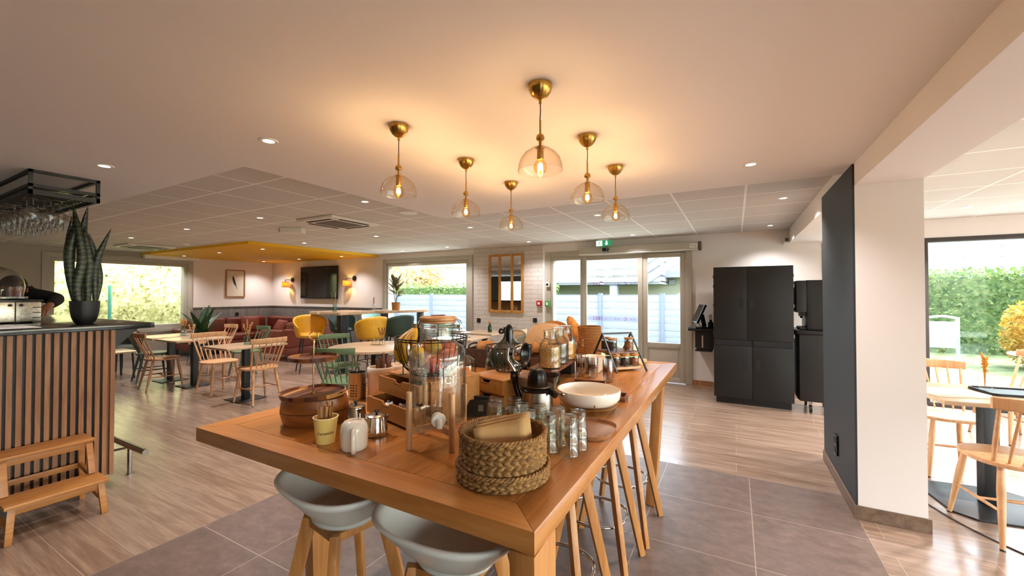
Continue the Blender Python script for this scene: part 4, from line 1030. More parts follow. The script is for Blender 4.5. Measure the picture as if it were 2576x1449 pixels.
square_table(-3.90,5.40,.72,.72,'square table near the brick wall, white lit top, vase of grey stems on it', rz=rad(8))
square_table(-4.05,6.35,.70,.66,'square table standing against the brick wall under the mirror', rz=0)
place_chair('green', -4.62,5.95,-60, 'sage green spindle chair by the window at the brick wall tables')
place_chair('wood', -3.36,5.92,165, 'natural wood spindle chair at the tables in front of the brick wall')
place_chair('mint', -2.92,6.30,180, 'mint green spindle chair beside the beige bread bin, under the brick wall socket')
# high tables
def rr(w, d, r, n=6):
    o = []
    for cx, cy_, a0 in ((w/2-r,d/2-r,0),(-w/2+r,d/2-r,90),(-w/2+r,-d/2+r,180),(w/2-r,-d/2+r,270)):
        for k in range(n+1):
            a = rad(a0+90*k/n); o.append((cx+r*cos(a), cy_+r*sin(a)))
    return o
def high_table(c, w, d, rz, posts, label):
    t = thing('high_table', label, 'table', (c[0],c[1],0), rz)
    build('tabletop', MB().prism(rr(w,d,.06), 1.06, 1.115), pale_top, t, bevel=.003)
    for x, y in posts:
        p = build('leg', MB().box(x-.055,x+.055,y-.055,y+.055,.0125,1.0595), blk, t, bevel=.003)
        build('base_plate', MB().box(x-.2,x+.2,y-.2,y+.2,0,.012), blk, p, bevel=.003)
high_table((-6.70,5.385), .90,.86, 0, [(.28,-.26),(-.28,.26)], 'high oak bar table with yellow tub seats, clear vase near its front corner')
high_table((-6.24,6.45), .60,1.10, rad(-17), [(.13,-.42),(.12,.42)], 'high oak bar table near the window, cork plant pot on it')
tag(build('number_tag', MB().box(-6.87,-6.81,4.9535,4.9548,1.075,1.10), paper_wht, smooth=0), 'tiny white number tag on the front edge of the high bar table', 'tag')
# tub bar seats
def tub_proto(mat):
    t = thing('tub_chair', '', 'bar chair')
    def sh(u, v):
        a = rad(-128+256*u) - PI/2; h = .40*max(0,cos((u-.5)*PI*.86))**.55; k = abs(u-.5)*2
        z = .655 + v*max(.10,h)
        r = .20+.055*v**.7
        return (r*cos(a)*1.08, r*sin(a)*.98+.01*v, z)
    build('back_shell', MB().grid(33, 9, sh), mat, t, solid=.022, off=0, smooth=60)
    build('seat', MB().lathe([(0,.625),(.15,.63),(.205,.655),(.215,.685),(.19,.715),(.1,.725),(0,.725)],36), mat, t)
    for sx in (-1,1):
        for sy in (-1,1): build('leg', MB().tube([(sx*.12,sy*.12,.64),(sx*.20,sy*.20,0)],[.013,.010],10), blk, t)
    m = MB(); q = [(-.168,-.168,.26),(.168,-.168,.26),(.168,.168,.26),(-.168,.168,.26)]
    for a, b in zip(q, q[1:]+q[:1]): m.tube([a,b],.007,8)
    build('foot_rest', m, blk, t); return t
tubs = {}
def place_tub(mat, x, y, face, label):
    if not tubs: r = tubs['p'] = tub_proto(mat); tubs[mat.name] = r
    elif mat.name in tubs: r = dup(tubs[mat.name], (0,0,0), 0)
    else:
        r = tubs[mat.name] = dup(tubs['p'], (0,0,0), 0)
        for ch in r.children:
            if ch.name.startswith(('seat','back')): ch.data = ch.data.copy(); ch.data.materials[0] = mat
    r.location = (x,y,0); r.rotation_euler = (0,0,rad(face-90)); r['label'] = label; r['category'] = 'bar chair'
place_tub(yellow_lea, -5.72,5.20,168, 'mustard yellow tub bar chair with its rounded back to the camera, behind the round table')
place_tub(yellow_lea, -6.98,4.88,-25, 'mustard yellow tub bar chair seen from its open side, beside the sofa back')
place_tub(dkgreen_vel, -5.62,5.80,160, 'bottle green tub bar chair in front of the window, back to the camera')
place_tub(dkgreen_vel, -7.42,5.95,-20, 'bottle green tub bar chair tucked behind the post of the high table')
place_tub(teal_fab, -7.15,6.60,-40, 'pale teal tub bar chair behind the high tables, at the grey boarding')
rc = thing('metal_chair', 'burgundy metal bar chair with an oval hole in its back, at the window', 'bar chair', (-5.28,6.45,0), rad(75))
m = MB()
def rb(u, v):
    a = rad(-65+130*u)-PI/2; return (.19*cos(a), .17*sin(a)-.02*v, .76+.28*v)
m.grid(25,9,rb); m.f = [f for f in m.f if not (9<=(min(f)%25)<=14 and 5<=(min(f)//25)<=6)]
build('backrest', m, burg, rc, solid=.012, smooth=60); build('seat', MB().prism(rr(.38,.36,.08),.735,.757), burg, rc, bevel=.006)
for sx in (-1,1):
    for sy in (-1,1): build('leg', MB().tube([(sx*.15,sy*.14,.735),(sx*.21,sy*.2,0)],[.015,.012],8), burg, rc)
build('foot_rest', MB().tube([(-.19,-.18,.28),(.19,-.18,.28),(.19,.18,.28),(-.19,.18,.28)],.009,8,True), burg, rc)
# lounge chair in the hedge window corner
lc = thing('lounge_chair', 'dark green lounge armchair by the hedge window, behind the bar end', 'armchair', (-10.35,3.25,0), rad(-70))
build('back_shell', MB().grid(29,8,lambda u,v:(lambda a:((.31+.03*v)*cos(a), (.28+.03*v)*sin(a), .40+v*(.22+.22*max(0,cos((u-.5)*PI)))))(rad(-115+230*u)-PI/2)), charcoal_fab, lc, solid=.06, smooth=60)
build('seat', MB().prism(rr(.50,.50,.12),.36,.46), M('grey green fabric','#5d6155',.85), lc, bevel=.03)
for sx in (-1,1):
    for sy in (-1,1): build('leg', MB().tube([(sx*.19,sy*.19,.37),(sx*.23,sy*.23,0)],[.02,.013],10), blk, lc)
tb = thing('low_table', 'low white topped table beside the dark green armchair, behind the bar', 'table', (-9.35,2.78,0))
build('tabletop', MB().prism(rr(.62,.62,.03),.445,.47), pale_top, tb, bevel=.003)
for sx in (-1,1):
    for sy in (-1,1): build('leg', MB().tube([(sx*.25,sy*.25,.4445),(sx*.27,sy*.27,0)],.014,8), blk, tb)
gc = thing('upholstered_chair', 'grey upholstered chair behind the dark green demijohn, at the brick wall', 'chair', (-2.95,5.25,0), rad(90))
build('back_shell', MB().grid(25,7,lambda u,v:(lambda a:((.25+.02*v)*cos(a), (.23+.03*v)*sin(a), .44+v*(.12+.28*max(0,cos((u-.5)*PI)))))(rad(-110+220*u)-PI/2)), grey_fab, gc, solid=.04, smooth=60)
build('seat', MB().prism(rr(.44,.44,.1),.40,.49), grey_fab, gc, bevel=.025)
for sx in (-1,1):
    for sy in (-1,1): build('leg', MB().tube([(sx*.16,sy*.16,.41),(sx*.2,sy*.2,0)],[.016,.011],8), beech_dark, gc)

# ---------------------------------------------------------------- rust sofas
def cushion(mb, x0,x1,y0,y1,z0,z1):
    return mb.box(x0,x1,y0,y1,z0,z1)
sf = thing('corner_sofa', 'long rust leather corner sofa under the framed picture', 'sofa', (-11.8,7.0,0))
build('base', MB().prism([(.03,-2.35),(.92,-2.35),(.92,-.92),(2.35,-.92),(2.35,-.05),(.03,-.05)],.13,.30), rust, sf, bevel=.02)
for a in ((.28,.92,-2.18,-1.55),(.28,.92,-1.54,-.93),(.28,1.25,-.92,-.28),(1.26,2.2,-.92,-.28)): build('seat_cushion', cushion(MB(),a[0],a[1],a[2],a[3],.3005,.45), rust, sf, bevel=.045, segs=3)
for a in ((.03,.27,-2.18,-1.3),(.03,.27,-1.29,-.28),(.28,1.25,-.27,-.05),(1.26,2.2,-.27,-.05)): build('back_cushion', cushion(MB(),a[0],a[1],a[2],a[3],.46,.83), rust, sf, bevel=.06, segs=3)
build('armrest', MB().box(.03,.92,-2.36,-2.19,.3005,.62), rust, sf, bevel=.05, segs=3); build('armrest', MB().box(2.205,2.36,-.92,-.05,.3005,.62), rust, sf, bevel=.05, segs=3)
for x,y in ((.1,-2.28),(.85,-2.28),(.85,-1.0),(2.28,-.85),(2.28,-.12),(.1,-.12)): build('leg', MB().tube([(x,y,.1295),(x,y,0)],[.016,.011],8), blk, sf)
s2 = thing('sofa', 'rust leather sofa with its back towards the yellow bar chairs', 'sofa', (-8.75,5.28,0))
build('base', MB().box(-.50,.44,0,1.30,.14,.30), rust, s2, bevel=.02)
build('seat_cushion', MB().box(-.52,.24,.16,1.28,.3005,.46), rust, s2, bevel=.045, segs=3)
build('back_frame', MB().box(.26,.45,.0,1.30,.3005,.69), rust, s2, bevel=.03, segs=3)
build('back_cushion', MB().box(.10,.42,.17,1.27,.50,.83), rust, s2, bevel=.07, segs=3)
build('armrest', MB().box(-.50,.2595,-.005,.155,.3005,.66), rust, s2, bevel=.04, segs=3)
for x,y in ((-.45,.05),(.40,.05),(.40,1.2),(-.45,1.2)): build('leg', MB().tube([(x,y,.1395),(x,y,0)],[.016,.010],8), blk, s2)
def pillow(loc, rot, label, w=.42):
    mb = MB()
    def f(u,v):
        x, y = u*2-1, v*2-1; return None
    vs = []
    n = 12
    for sgn in (1,-1):
        mb.grid(n, n, lambda u,v: (lambda x,y: (x*w/2*(1-.05*(1-y*y)), sgn*.075*(max(0,(1-x**4)*(1-y**4)))**.6, y*w/2*(1-.05*(1-x*x))))(u*2-1,v*2-1))
    o = build('pillow', mb, rust_cushion, smooth=60); o.location = loc; o.rotation_euler = rot
    return tag(o, label, 'cushion')
pillow((-11.20,6.12,.665), (rad(-14),0,rad(70)), 'square rust cushion propped in the corner of the sofa')
pillow((-10.55,6.52,.60), (rad(-30),rad(6),rad(5)), 'rust cushion leaning low on the sofa beside the corner cushion', .36)

# ---------------------------------------------------------------- plants and vases
def blade(L, w, bend, n=14, fold=.22):
    """a leaf blade growing along +z, curling towards +y"""
    mb = MB()
    def f(u, v):
        ww = w*sin(PI*min(1,v*.96+.03))**.75*(1-.25*v); x = (u*2-1)
        a = bend*v; r = L/max(bend,.01)
        return (x*ww, r*(1-cos(a)) - fold*ww*abs(x), r*sin(a))
    return mb.grid(5, n, f)
def foliage(specs):
    mb = MB()
    for (az, tilt, L, w, bend, base, roll) in specs:
        b = blade(L, w, bend)
        mb.merge(b, Matrix.Translation(base) @ Matrix.Rotation(az,4,'Z') @ Matrix.Rotation(-tilt,4,'X') @ Matrix.Rotation(roll,4,'Z'))
    return mb
bp = thing('potted_palm', 'leafy green plant in a black bowl pot between hedge window and sofa', 'plant', (-10.55,4.72,0))
build('pot', MB().lathe([(0,0),(.16,0),(.20,.10),(.235,.30),(.24,.47),(.225,.47),(.215,.42),(0,.42)],36), M('black planter','#141414',.5), bp)
build('soil', MB().lathe([(.212,.422),(.1,.432),(0,.435)],20), soil, bp)
sp_ = []
for k in range(13):
    az = k*2.4+.3; t_ = .10+.045*k; sp_.append((az, t_, .86-.022*k+R.uniform(-.05,.05), .082, .35+.03*k, (0,0,.42), R.uniform(-.3,.3)))
build('foliage', foliage(sp_), leaf_palm, bp, smooth=60, solid=.002)
rp = thing('potted_rubber_plant', 'bronze leaved plant in a cork pot on the high table before the window', 'plant', (-6.19,6.28,1.1155))
build('pot', MB().lathe([(0,0),(.078,0),(.088,.16),(.08,.16),(.074,.13),(0,.13)],32), cork, rp)
st = []
m = MB()
for a_, h_ in ((0,.34),(2.1,.42),(4.2,.38)):
    p_ = bspline([(0,0,.13),(.02*cos(a_),.02*sin(a_),.22),(.06*cos(a_),.06*sin(a_),h_)],5); m.tube(p_,.006,6)
build('stem', m, stemm, rp)
sp_ = []
for k in range(20):
    a_ = k*2.4; z_ = .28+.016*k; r_ = .05*(1-.3*k/20); sp_.append((a_, 1.15-.052*k+R.uniform(-.1,.1), .20, .048, .35, (r_*cos(a_+1.57),r_*sin(a_+1.57),z_), R.uniform(-.4,.4)))
build('foliage', foliage(sp_), leaf_rub, rp, smooth=60, solid=.002)
def dried(t, n, h, spread, z0, mat=straw, head=True):
    m = MB()
    for k in range(n):
        a = k*2.4+R.uniform(-.4,.4); s_ = spread*R.uniform(.4,1); hh = h*R.uniform(.75,1)
        p = bspline([(0,0,z0),(s_*.4*cos(a),s_*.4*sin(a),z0+hh*.5),(s_*cos(a),s_*sin(a),z0+hh)],6)
        m.tube(p, [.0022]*len(p), 5)
        if head:
            for q in p[-6:]:
                for _ in range(5): 
                    d = Vector((R.uniform(-1,1),R.uniform(-1,1),R.uniform(.2,1.4))).normalized()*.022; m.tube([q,q+d],[.0035,.001],4)
    build('dried_stems', m, mat, t, smooth=60)
def vase(x, y, z, label, style=0, h=.15, n=5, sh=.2, spread=.05, glass=bottle_blue, mat=straw, head=True):
    t = thing('bud_vase', label, 'vase', (x,y,z))
    pr = [[(0,0),(.034,0),(.037,.01),(.037,h*.62),(.03,h*.72),(.018,h*.80),(.018,h*.95),(.021,h),(.018,h),(.015,h*.8),(.034,h*.6),(.034,.012),(0,.012)],
          [(0,0),(.036,0),(.038,.008),(.038,h*.85),(.033,h*.95),(.035,h),(.032,h),(.031,h*.94),(.035,h*.84),(.035,.01),(0,.01)]][style]
    build('bottle', MB().lathe(pr, 28), glass, t)
    dried(t, n, sh, spread, .02, mat, head)
    return t
vase(-5.86,3.16,.7505,'blue glass bud vase with pampas stems on the nearest square table',0,.16,4,.31,.07)
vase(-8.28,3.42,.7505,'pale bottle with amber dried stems on the white lit table next to the bar',0,.16,5,.26,.06,bottle_blue,M('amber dried flower','#c48a3a',.9))
vase(-7.45,3.20,.7505,'clear bottle with dried stems on the square table beyond the nearest one',1,.14,5,.22,.07,clear)
vase(-6.52,5.06,1.1155,'slim clear vase with tall bent grass stems on the front of the high table',1,.14,3,.36,.09,bottle_blue,straw,False)
vase(-6.55,6.02,1.1155,'slim clear bottle of dried grass on the high table beside the cork pot',0,.17,3,.24,.02,clear)
vase(-3.93,5.17,.7505,'pale bottle with curling grey stems on the table near the brick wall',0,.17,3,.27,.08,bottle_blue,M('grey twig','#7b746a',.9),False)
vase(-3.92,6.32,.7505,'green bottle with wheat stems on the table under the mirror',0,.17,3,.22,.03,GLASS('green bottle glass','#b4cbb9','#6f8f7a'),straw)
def caddy(x, y, z, label, rz=0):
    t = thing('condiment_caddy', label, 'caddy', (x,y,z), rz)
    build('tray', MB().box(-.06,.06,-.035,.035,0,.006).tube([(-.055,0,.006),(-.055,0,.05)],.002,6).tube([(.055,0,.006),(.055,0,.05)],.002,6).tube([(0,0,.006),(0,0,.115),(.02,0,.125),(.03,0,.115)],.0022,6), steel, t)
    for x_ in (-.032,.032):
        j = build('shaker', MB().lathe([(0,.0065),(.019,.0065),(.019,.05),(.015,.056),(0,.056)],16,(x_,0)), jar_glass, t); build('lid', MB().lathe([(.0155,.0565),(.0155,.072),(.01,.078),(0,.079)],16,(x_,0)), steel, j)
    return t
caddy(-8.08,3.35,.7505,'small wire caddy with shakers on the white lit table next to the bar',.4)
caddy(-5.78,3.42,.7505,'small wire caddy with shakers on the nearest square table, behind its chair back',.2)
caddy(-3.78,5.38,.7505,'small wire caddy with shakers on the white topped table by the brick wall',.3)
t = caddy(-4.42,4.10,.7355,'wire caddy with shakers on the round table',.3)
vase(-4.35,4.16,.7355,'clear tumbler of rust dried stems standing beside the caddy on the round table',1,.11,6,.24,.07,clear,M('rust dried stems','#8a5a2c',.9))
kv = vase(-.32,6.72,.9355,'small dark green bottle with dried stem on the black wall shelf',0,.13,2,.20,.02,GLASS('dark green bottle','#3d4a38','#1a241a'),straw)
st_ = thing('wire_stool', 'small stool with a wooden seat and crossed wire legs under the plant', 'stool', (-9.75,4.28,0))
build('seat', MB().cyl((0,0),.15,.42,.47,28), beech, st_, bevel=.006)
m = MB()
for k in range(4):
    a = PI/4+PI/2*k; m.tube([(.12*cos(a),.12*sin(a),.42),(.17*cos(a+.5),.17*sin(a+.5),0)],.006,6); m.tube([(.12*cos(a),.12*sin(a),.42),(.17*cos(a-.5),.17*sin(a-.5),0)],.006,6)
build('leg', m, blk, st_)

# ---------------------------------------------------------------- side room at the right
square_table(1.52,4.05,.78,.68,'oak pedestal table by the side room window, bud vase and tray on it', .76, rad(8), True)
place_chair('wood', 1.47,3.62,97, 'natural wood spindle chair nearest the white column, back to the camera')
place_chair('wood', 1.52,4.66,-84, 'natural wood spindle chair on the far side of the side room table')
place_chair('wood', 2.42,5.98,200, 'natural wood spindle chair alone before the garden window, seen edge on')
vase(1.56,4.18,.7605,'clear bud vase with orange dried flower on the side room table',1,.10,4,.24,.02,clear,M('orange dried flower','#d08a2c',.9))
tr = thing('serving_tray', 'black rimmed tray lying on the side room table', 'tray', (1.70,4.14,.7605), rad(8))
build('plate', MB().prism(rr(.40,.28,.04),0,.008), blk_soft, tr); build('rim', MB().tube([(x,y,.012) for x,y in rr(.39,.27,.04)],.006,6,True), blk, tr)
mn = tag(build('menu_folder', MB().box(-.15,.15,-.105,.105,0,.022), paper_wht, bevel=.003), 'white menu folder at the left end of the side room table', 'menu'); mn.location = (1.30,3.92,.7605); mn.rotation_euler = (0,0,rad(20))
tag(build('floor_cable', MB().tube(bspline([(1.03,4.40,.004),(1.12,3.98,.004),(1.26,3.58,.004),(1.52,3.25,.004),(2.0,2.95,.004),(2.6,2.8,.004)],10),.004,8), blk_soft), 'thin black cable curving across the floor beside the white column', 'cable')
ot = thing('terrace_table', 'round white terrace table outside the garden window', 'table', (3.55,7.95,-.08))
build('tabletop', MB().cyl((0,0),.35,.72,.74,40), white_pl, ot); build('column', MB().cyl((0,0),.025,.02,.7195,14), white_pl, ot); build('base', MB().cyl((0,0),.2,0,.0195,30), white_pl, ot)
# ---------------------------------------------------------------- long table
T = .92
lt = thing('long_table', 'long oak counter height table crowded with breakfast things, white stools around it', 'table', (-1.14,2.09,0))
x0,x1,y0,y1 = -.744,.745,-1.265,1.263; fw = .095
def tt():
    t = NT('oak plank table top'); v = t.coords((1,1,1), rot=(0,0,PI/2))
    b = t.new('ShaderNodeTexBrick'); b.offset = .43; b.squash = 1
    for k, x in dict(Scale=1, Brick_Width=1.6, Row_Height=.155, Mortar_Size=.0012, Mortar_Smooth=.2).items(): b.inputs[k.replace('_',' ')].default_value = x
    b.inputs['Color1'].default_value = (.1,.1,.1,1); b.inputs['Color2'].default_value = (.9,.9,.9,1); b.inputs['Mortar'].default_value = (.4,.4,.4,1); t.link(v, b.inputs['Vector'])
    f = t.noise(t.coords((9,.9,1)), 2.4, 7, .64, .9); g = t.noise(t.coords((90,3,1)), 2, 3, .7)
    c = t.ramp(f, [(.28,'#945a29'),(.5,'#ad7037'),(.72,'#c0854a')])
    sep = t.new('ShaderNodeSeparateColor'); t.link(b.outputs['Color'], sep.inputs['Color'])
    c = t.mix(t.ramp(sep.outputs[0],[(0,.0),(1,.35)]), c, '#c48c52'); c = t.mix(t.ramp(g,[(.35,.0),(.75,.4)]), c, '#875023')
    c = t.mix(t.ramp(b.outputs['Fac'],[(0,.0),(1,.45)]), c, '#7a4a22'); t.base(c); t.set(Roughness=.24); t.bump(g,.06,.001); return t.m
build('tabletop', MB().box(x0+fw+.0005,x1-fw-.0005,y0+fw+.0005,y1-fw-.0005,.866,T), tt(), lt, smooth=0)
for o_, i_ in [(((x0,y0),(x1,y0)),((x1-fw,y0+fw),(x0+fw,y0+fw))),(((x1,y1),(x0,y1)),((x0+fw,y1-fw),(x1-fw,y1-fw)))]: build('end_board', MB().prism([*o_,*i_], .866, T), oak_edge, lt, bevel=.0025)
for o_, i_ in [(((x1,y0),(x1,y1)),((x1-fw,y1-fw),(x1-fw,y0+fw))),(((x0,y1),(x0,y0)),((x0+fw,y0+fw),(x0+fw,y1-fw)))]: build('side_board', MB().prism([*o_,*i_], .866, T), oak, lt, bevel=.0025)
for xa, ya, xb, yb_ in [(x1-.034,y0+.064,x1-.045,y0+.125),(-.636,y0+.46,-.630,y0+.47),(x1-.08,y1-.30,x1-.125,y1-.40),(x0+.08,y1-.30,x0+.125,y1-.40)]:
    build('leg', MB().bar((xa,ya,.8655),(xb,yb_,0),.066,.125,.06,.095,up=(0,1,0)), oak_leg, lt, bevel=.004)
build('under_rail', MB().box(x0+.16,x1-.16,y1-.37,y1-.33,.70,.8655), oak_leg, lt, smooth=0)

# ---------------------------------------------------------------- white shell stools
def stool_proto():
    t = thing('bar_stool', '', 'bar stool')
    n, k = 48, 12
    def h(a):  # rim height round the seat; a=0 at the back (-y)
        q = min(1, max(0, (cos(a)+.75)/.95)); return .752 + .062*q*q*(3-2*q)
    def f(u, v):
        a = 2*PI*u; s = v; p = 2.5
        sx = math.copysign(abs(sin(a))**(2/p), sin(a)); cx_ = math.copysign(abs(cos(a))**(2/p), cos(a))
        q = max(0, (s-.48)/.52); z = .690 + .008*s + (h(a)-.698)*(q**1.1)
        g = s*(1-.10*sin(PI*s)) if s > .4 else s*1.0
        return (.237*s*sx, -.192*s*cx_+.01, z)
    m = MB(); m.grid(n, k, lambda u,v: f(u, max(.02,v)), cu=True); m.f.append(tuple(range(n))[::-1])
    build('seat_shell', m, white_pl, t, solid=.012, off=-1, smooth=70)
    build('seat_base', MB().lathe([(0,.664),(.095,.664),(.110,.668),(.116,.676),(.108,.6825),(0,.6828)],40,(0,.01),1.05,.9), white_pl, t)
    for sx in (-1,1):
        for sy in (-1,1):
            build('leg', MB().bar((sx*.088,.02+sy*.088, .663),(sx*.200,.02+sy*.200,0),.046,.028,.034,.024,up=(sx*-sy,1,0)), stool_wood, t, bevel=.004)
    m = MB(); pts = []
    for i in range(40):
        a = 2*PI*i/40; e = max(abs(cos(a)),abs(sin(a))); r_ = .155*(1+.12*(1/e-1)); pts.append((r_*cos(a), .02+r_*sin(a), .29))
    m.tube(pts, .0075, 10, True); build('foot_ring', m, chrome, t)
    m = MB()
    for sx in (-1,1): m.bar((sx*.08,-.065,.648),(sx*.08,.105,.648),.026,.028)
    for sy in (-1,1): m.bar((-.08,.02+sy*.085,.648),(.08,.02+sy*.085,.648),.026,.028)
    build('cross_frame', m, stool_wood, t, bevel=.003)
    return t
stool = stool_proto()
sl = [(-.625,2.63,88,'white shell bar stool at the long side of the table, furthest back'),(-.635,2.14,92,'white shell bar stool at the long side of the table, second from the far end'),(-.655,1.63,90,'white shell bar stool at the long side of the table, nearest the front corner'),
      (-1.225,.985,-10,'white shell bar stool under the front edge of the table, nearer the left table leg'),(-.735,.985,2,'white shell bar stool under the front edge of the table, largest in view')]
for i, (x,y,r_,l) in enumerate(sl):
    o = stool if i == 0 else dup(stool, (x,y,0), 0)
    o.location = (x,y,0); o.rotation_euler = (0,0,rad(r_)); o['label'] = l

# ---------------------------------------------------------------- things on the long table
TZ = T+.0006
VR = rad(28.69)
# cake stand on its wooden box
cbx = thing('wooden_box', 'rounded oiled wood box with grooved bands under the two tier stand', 'box', (-1.535,1.10,TZ), rad(40))
build('body', MB().lathe([(0,0),(.116,0),(.122,.010),(.130,.04),(.1315,.052),(.130,.054),(.1315,.056),(.129,.08),(.123,.104),(0,.108)],48,(0,0),1,.80), acacia_box, cbx)
build('groove', MB().lathe([(.0,.0525),(.1318,.0525),(.1318,.0545),(0,.0545)],48,(0,0),1,.80), M('dark groove','#3a1d0d',.7), cbx)
cs = thing('cake_stand', 'two tier acacia cake stand with a rose gold rod and ring, standing on the box', 'cake stand', (-1.54,1.095,TZ+.1085), rad(20))
def striped():
    t = NT('striped mixed wood'); v = t.coords((1,1,1))
    w = t.new('ShaderNodeTexNoise', noise_dimensions='1D'); sep = t.new('ShaderNodeSeparateXYZ'); t.link(v, sep.inputs[0])
    sn = t.new('ShaderNodeMath', operation='SNAP'); sn.inputs[1].default_value = .021; t.link(sep.outputs[0], sn.inputs[0])
    w.inputs['Scale'].default_value = 130; w.inputs['Detail'].default_value = 0; t.link(sn.outputs[0], w.inputs['W'])
    r = t.new('ShaderNodeValToRGB'); r.color_ramp.interpolation = 'CONSTANT'; e = r.color_ramp.elements
    e[0].color = lin('#4a2614'); e[1].position = .46; e[1].color = lin('#7a4423'); x = e.new(.56); x.color = lin('#5a301a'); x = e.new(.68); x.color = lin('#c99455')
    t.link(w.outputs['Fac'], r.inputs['Fac']); g = t.noise(t.coords((90,4,4)),2,3)
    t.base(t.mix(t.ramp(g,[(.35,.0),(.8,.5)]), r.outputs['Color'], '#3c1f10')); t.set(Roughness=.3); return t.m
striped_m = striped()
def tray_l(r, z): return MB().lathe([(0,z),(r-.008,z),(r,z+.004),(r+.002,z+.019),(r-.004,z+.020),(r-.007,z+.009),(0,z+.008)],56)
build('lower_tray', tray_l(.125,0), striped_m, cs); build('upper_tray', tray_l(.094,.145), striped_m, cs)
build('rod', MB().cyl((0,0),.0035,.0085,.222,12).lathe([(0,.008),(.010,.008),(.008,.014),(0,.015)],16).lathe([(0,.153),(.010,.153),(.008,.159),(0,.160)],16).lathe([(0,.214),(.006,.216),(.007,.222),(.005,.229),(0,.230)],14), gold, cs)
build('ring', MB().tube([(.0165*sin(2*PI*i/32)*1.0, 0, .246+.0175*cos(2*PI*i/32)) for i in range(32)], .0022, 8, True).move(Matrix.Rotation(rad(25),4,'Z')), gold, cs)
# paper cup with stirrers
cp = thing('paper_cup', 'yellow paper cup full of wooden stirrers beside the white mug', 'cup', (-1.288,.965,TZ))
build('cup', MB().lathe([(0,.004),(.029,.004),(.0295,0),(.031,0),(.041,.088),(.0425,.090),(.0415,.0915),(.0395,.089),(.030,.006),(0,.006)],40), paper_cup, cp)
build('rim', MB().ring((0,0,.0905),.0412,.0018,40,8), M('cream cup rim','#f0e2b0',.5), cp)
tm = text_mesh('Campanile', .0135, .0002); wrap(tm, .0368, .040, math.atan2(-.965,1.288), .114); ca_ = math.atan2(-.965,1.288); build('colour_block', MB().grid(12,8,lambda u,v:(lambda z,a:(lambda r_:(r_*cos(a),r_*sin(a),z))(.0302+.1136*z+.0005))(.002+.066*v*(.55+.45*min(1,u*1.6)), ca_+.12+.95*u)), M('amber print','#cf9433',.55), cp, smooth=60)
build('lettering', tm, M('dark print','#2b2620',.7), cp, smooth=0)
m = MB()
for k in range(26):
    a = R.uniform(0,6.28); r_ = R.uniform(0,.020); x, y = r_*cos(a), r_*sin(a); tl_ = R.uniform(.9,1.5)
    m.bar((x*.8,y*.8,.012),(x*tl_+R.uniform(-.004,.012),y*tl_,R.uniform(.125,.150)),.010,.0018,up=(cos(a+1),sin(a+1),0))
build('stirrers', m, WOOD('birch stirrer','#8a5a33','#a87548','#bf8d5e',2,2,.6), cp)
# upturned white mug
mg = thing('mug', 'white mug standing upside down, handle towards the camera', 'mug', (-1.152,.975,TZ), math.atan2(-.975,1.152)-.05)
build('body', MB().lathe([(.037,.006),(.0405,0),(.043,.003),(.0445,.02),(.0445,.065),(.041,.083),(.033,.093),(.026,.0955),(.024,.094),(.022,.089),(0,.088)],44), white_cer, mg)
build('handle', MB().tube(bspline([(.041,0,.010),(.055,0,.004),(.068,0,.018),(.069,0,.045),(.064,0,.066),(.052,0,.074),(.040,0,.068)],7),[.0078]*43,12), white_cer, mg)
# steel creamers
def creamer(loc, rz, label):
    t = thing('steel_creamer', label, 'creamer', loc, rz)
    build('body', MB().lathe([(0,0),(.038,0),(.041,.004),(.0405,.02),(.036,.062),(.0345,.070),(0,.070)],40), chrome, t)
    build('lid', MB().lathe([(.036,.0705),(.036,.074),(.028,.078),(.012,.080),(0,.080)],36), steel, t)
    build('knob', MB().lathe([(0,.0805),(.004,.0805),(.004,.085),(.009,.089),(.008,.094),(0,.096)],18), blk_soft, t)
    build('hinge', MB().box(-.008,.008,.034,.042,.066,.080), steel, t)
    build('handle', MB().tube(bspline([(0,.034,.064),(0,.055,.066),(0,.062,.045),(0,.055,.022),(0,.040,.018)],6),.0035,8), steel, t)
    build('spout', MB().add([(-.012,-.033,.066),(.012,-.033,.066),(0,-.050,.072),(0,-.036,.045)],[(0,1,2),(0,2,3),(1,3,2),(0,3,1)]), steel, t)
    return t
creamer((-1.185,1.105,TZ), rad(150), 'polished steel creamer with a black lid knob just behind the white mug')
creamer((-1.355,1.155,TZ), rad(70), 'steel creamer mostly hidden behind the white mug and paper cup')
# perforated cutlery pot
pp = thing('cutlery_pot', 'perforated steel cutlery pot beside the cream crock', 'pot', (-1.68,1.44,TZ))
build('body', MB().lathe([(0,0),(.043,0),(.043,.132),(.0445,.134),(.041,.134),(.0405,.004),(0,.004)],44), steel, pp)
m = MB()
for k in range(20):
    for j in range(5):
        if (k % 5) in (3,4): continue
        a = 2*PI*k/20+.1; z = .022+.013*j+(.0 if k%2 else .0)
        n = Vector((cos(a),sin(a),0)); c_ = n*.0433+Vector((0,0,z)); m.tube([c_, c_+n*.0006],.0036,10)
build('perforations', m, dark_slot, pp)
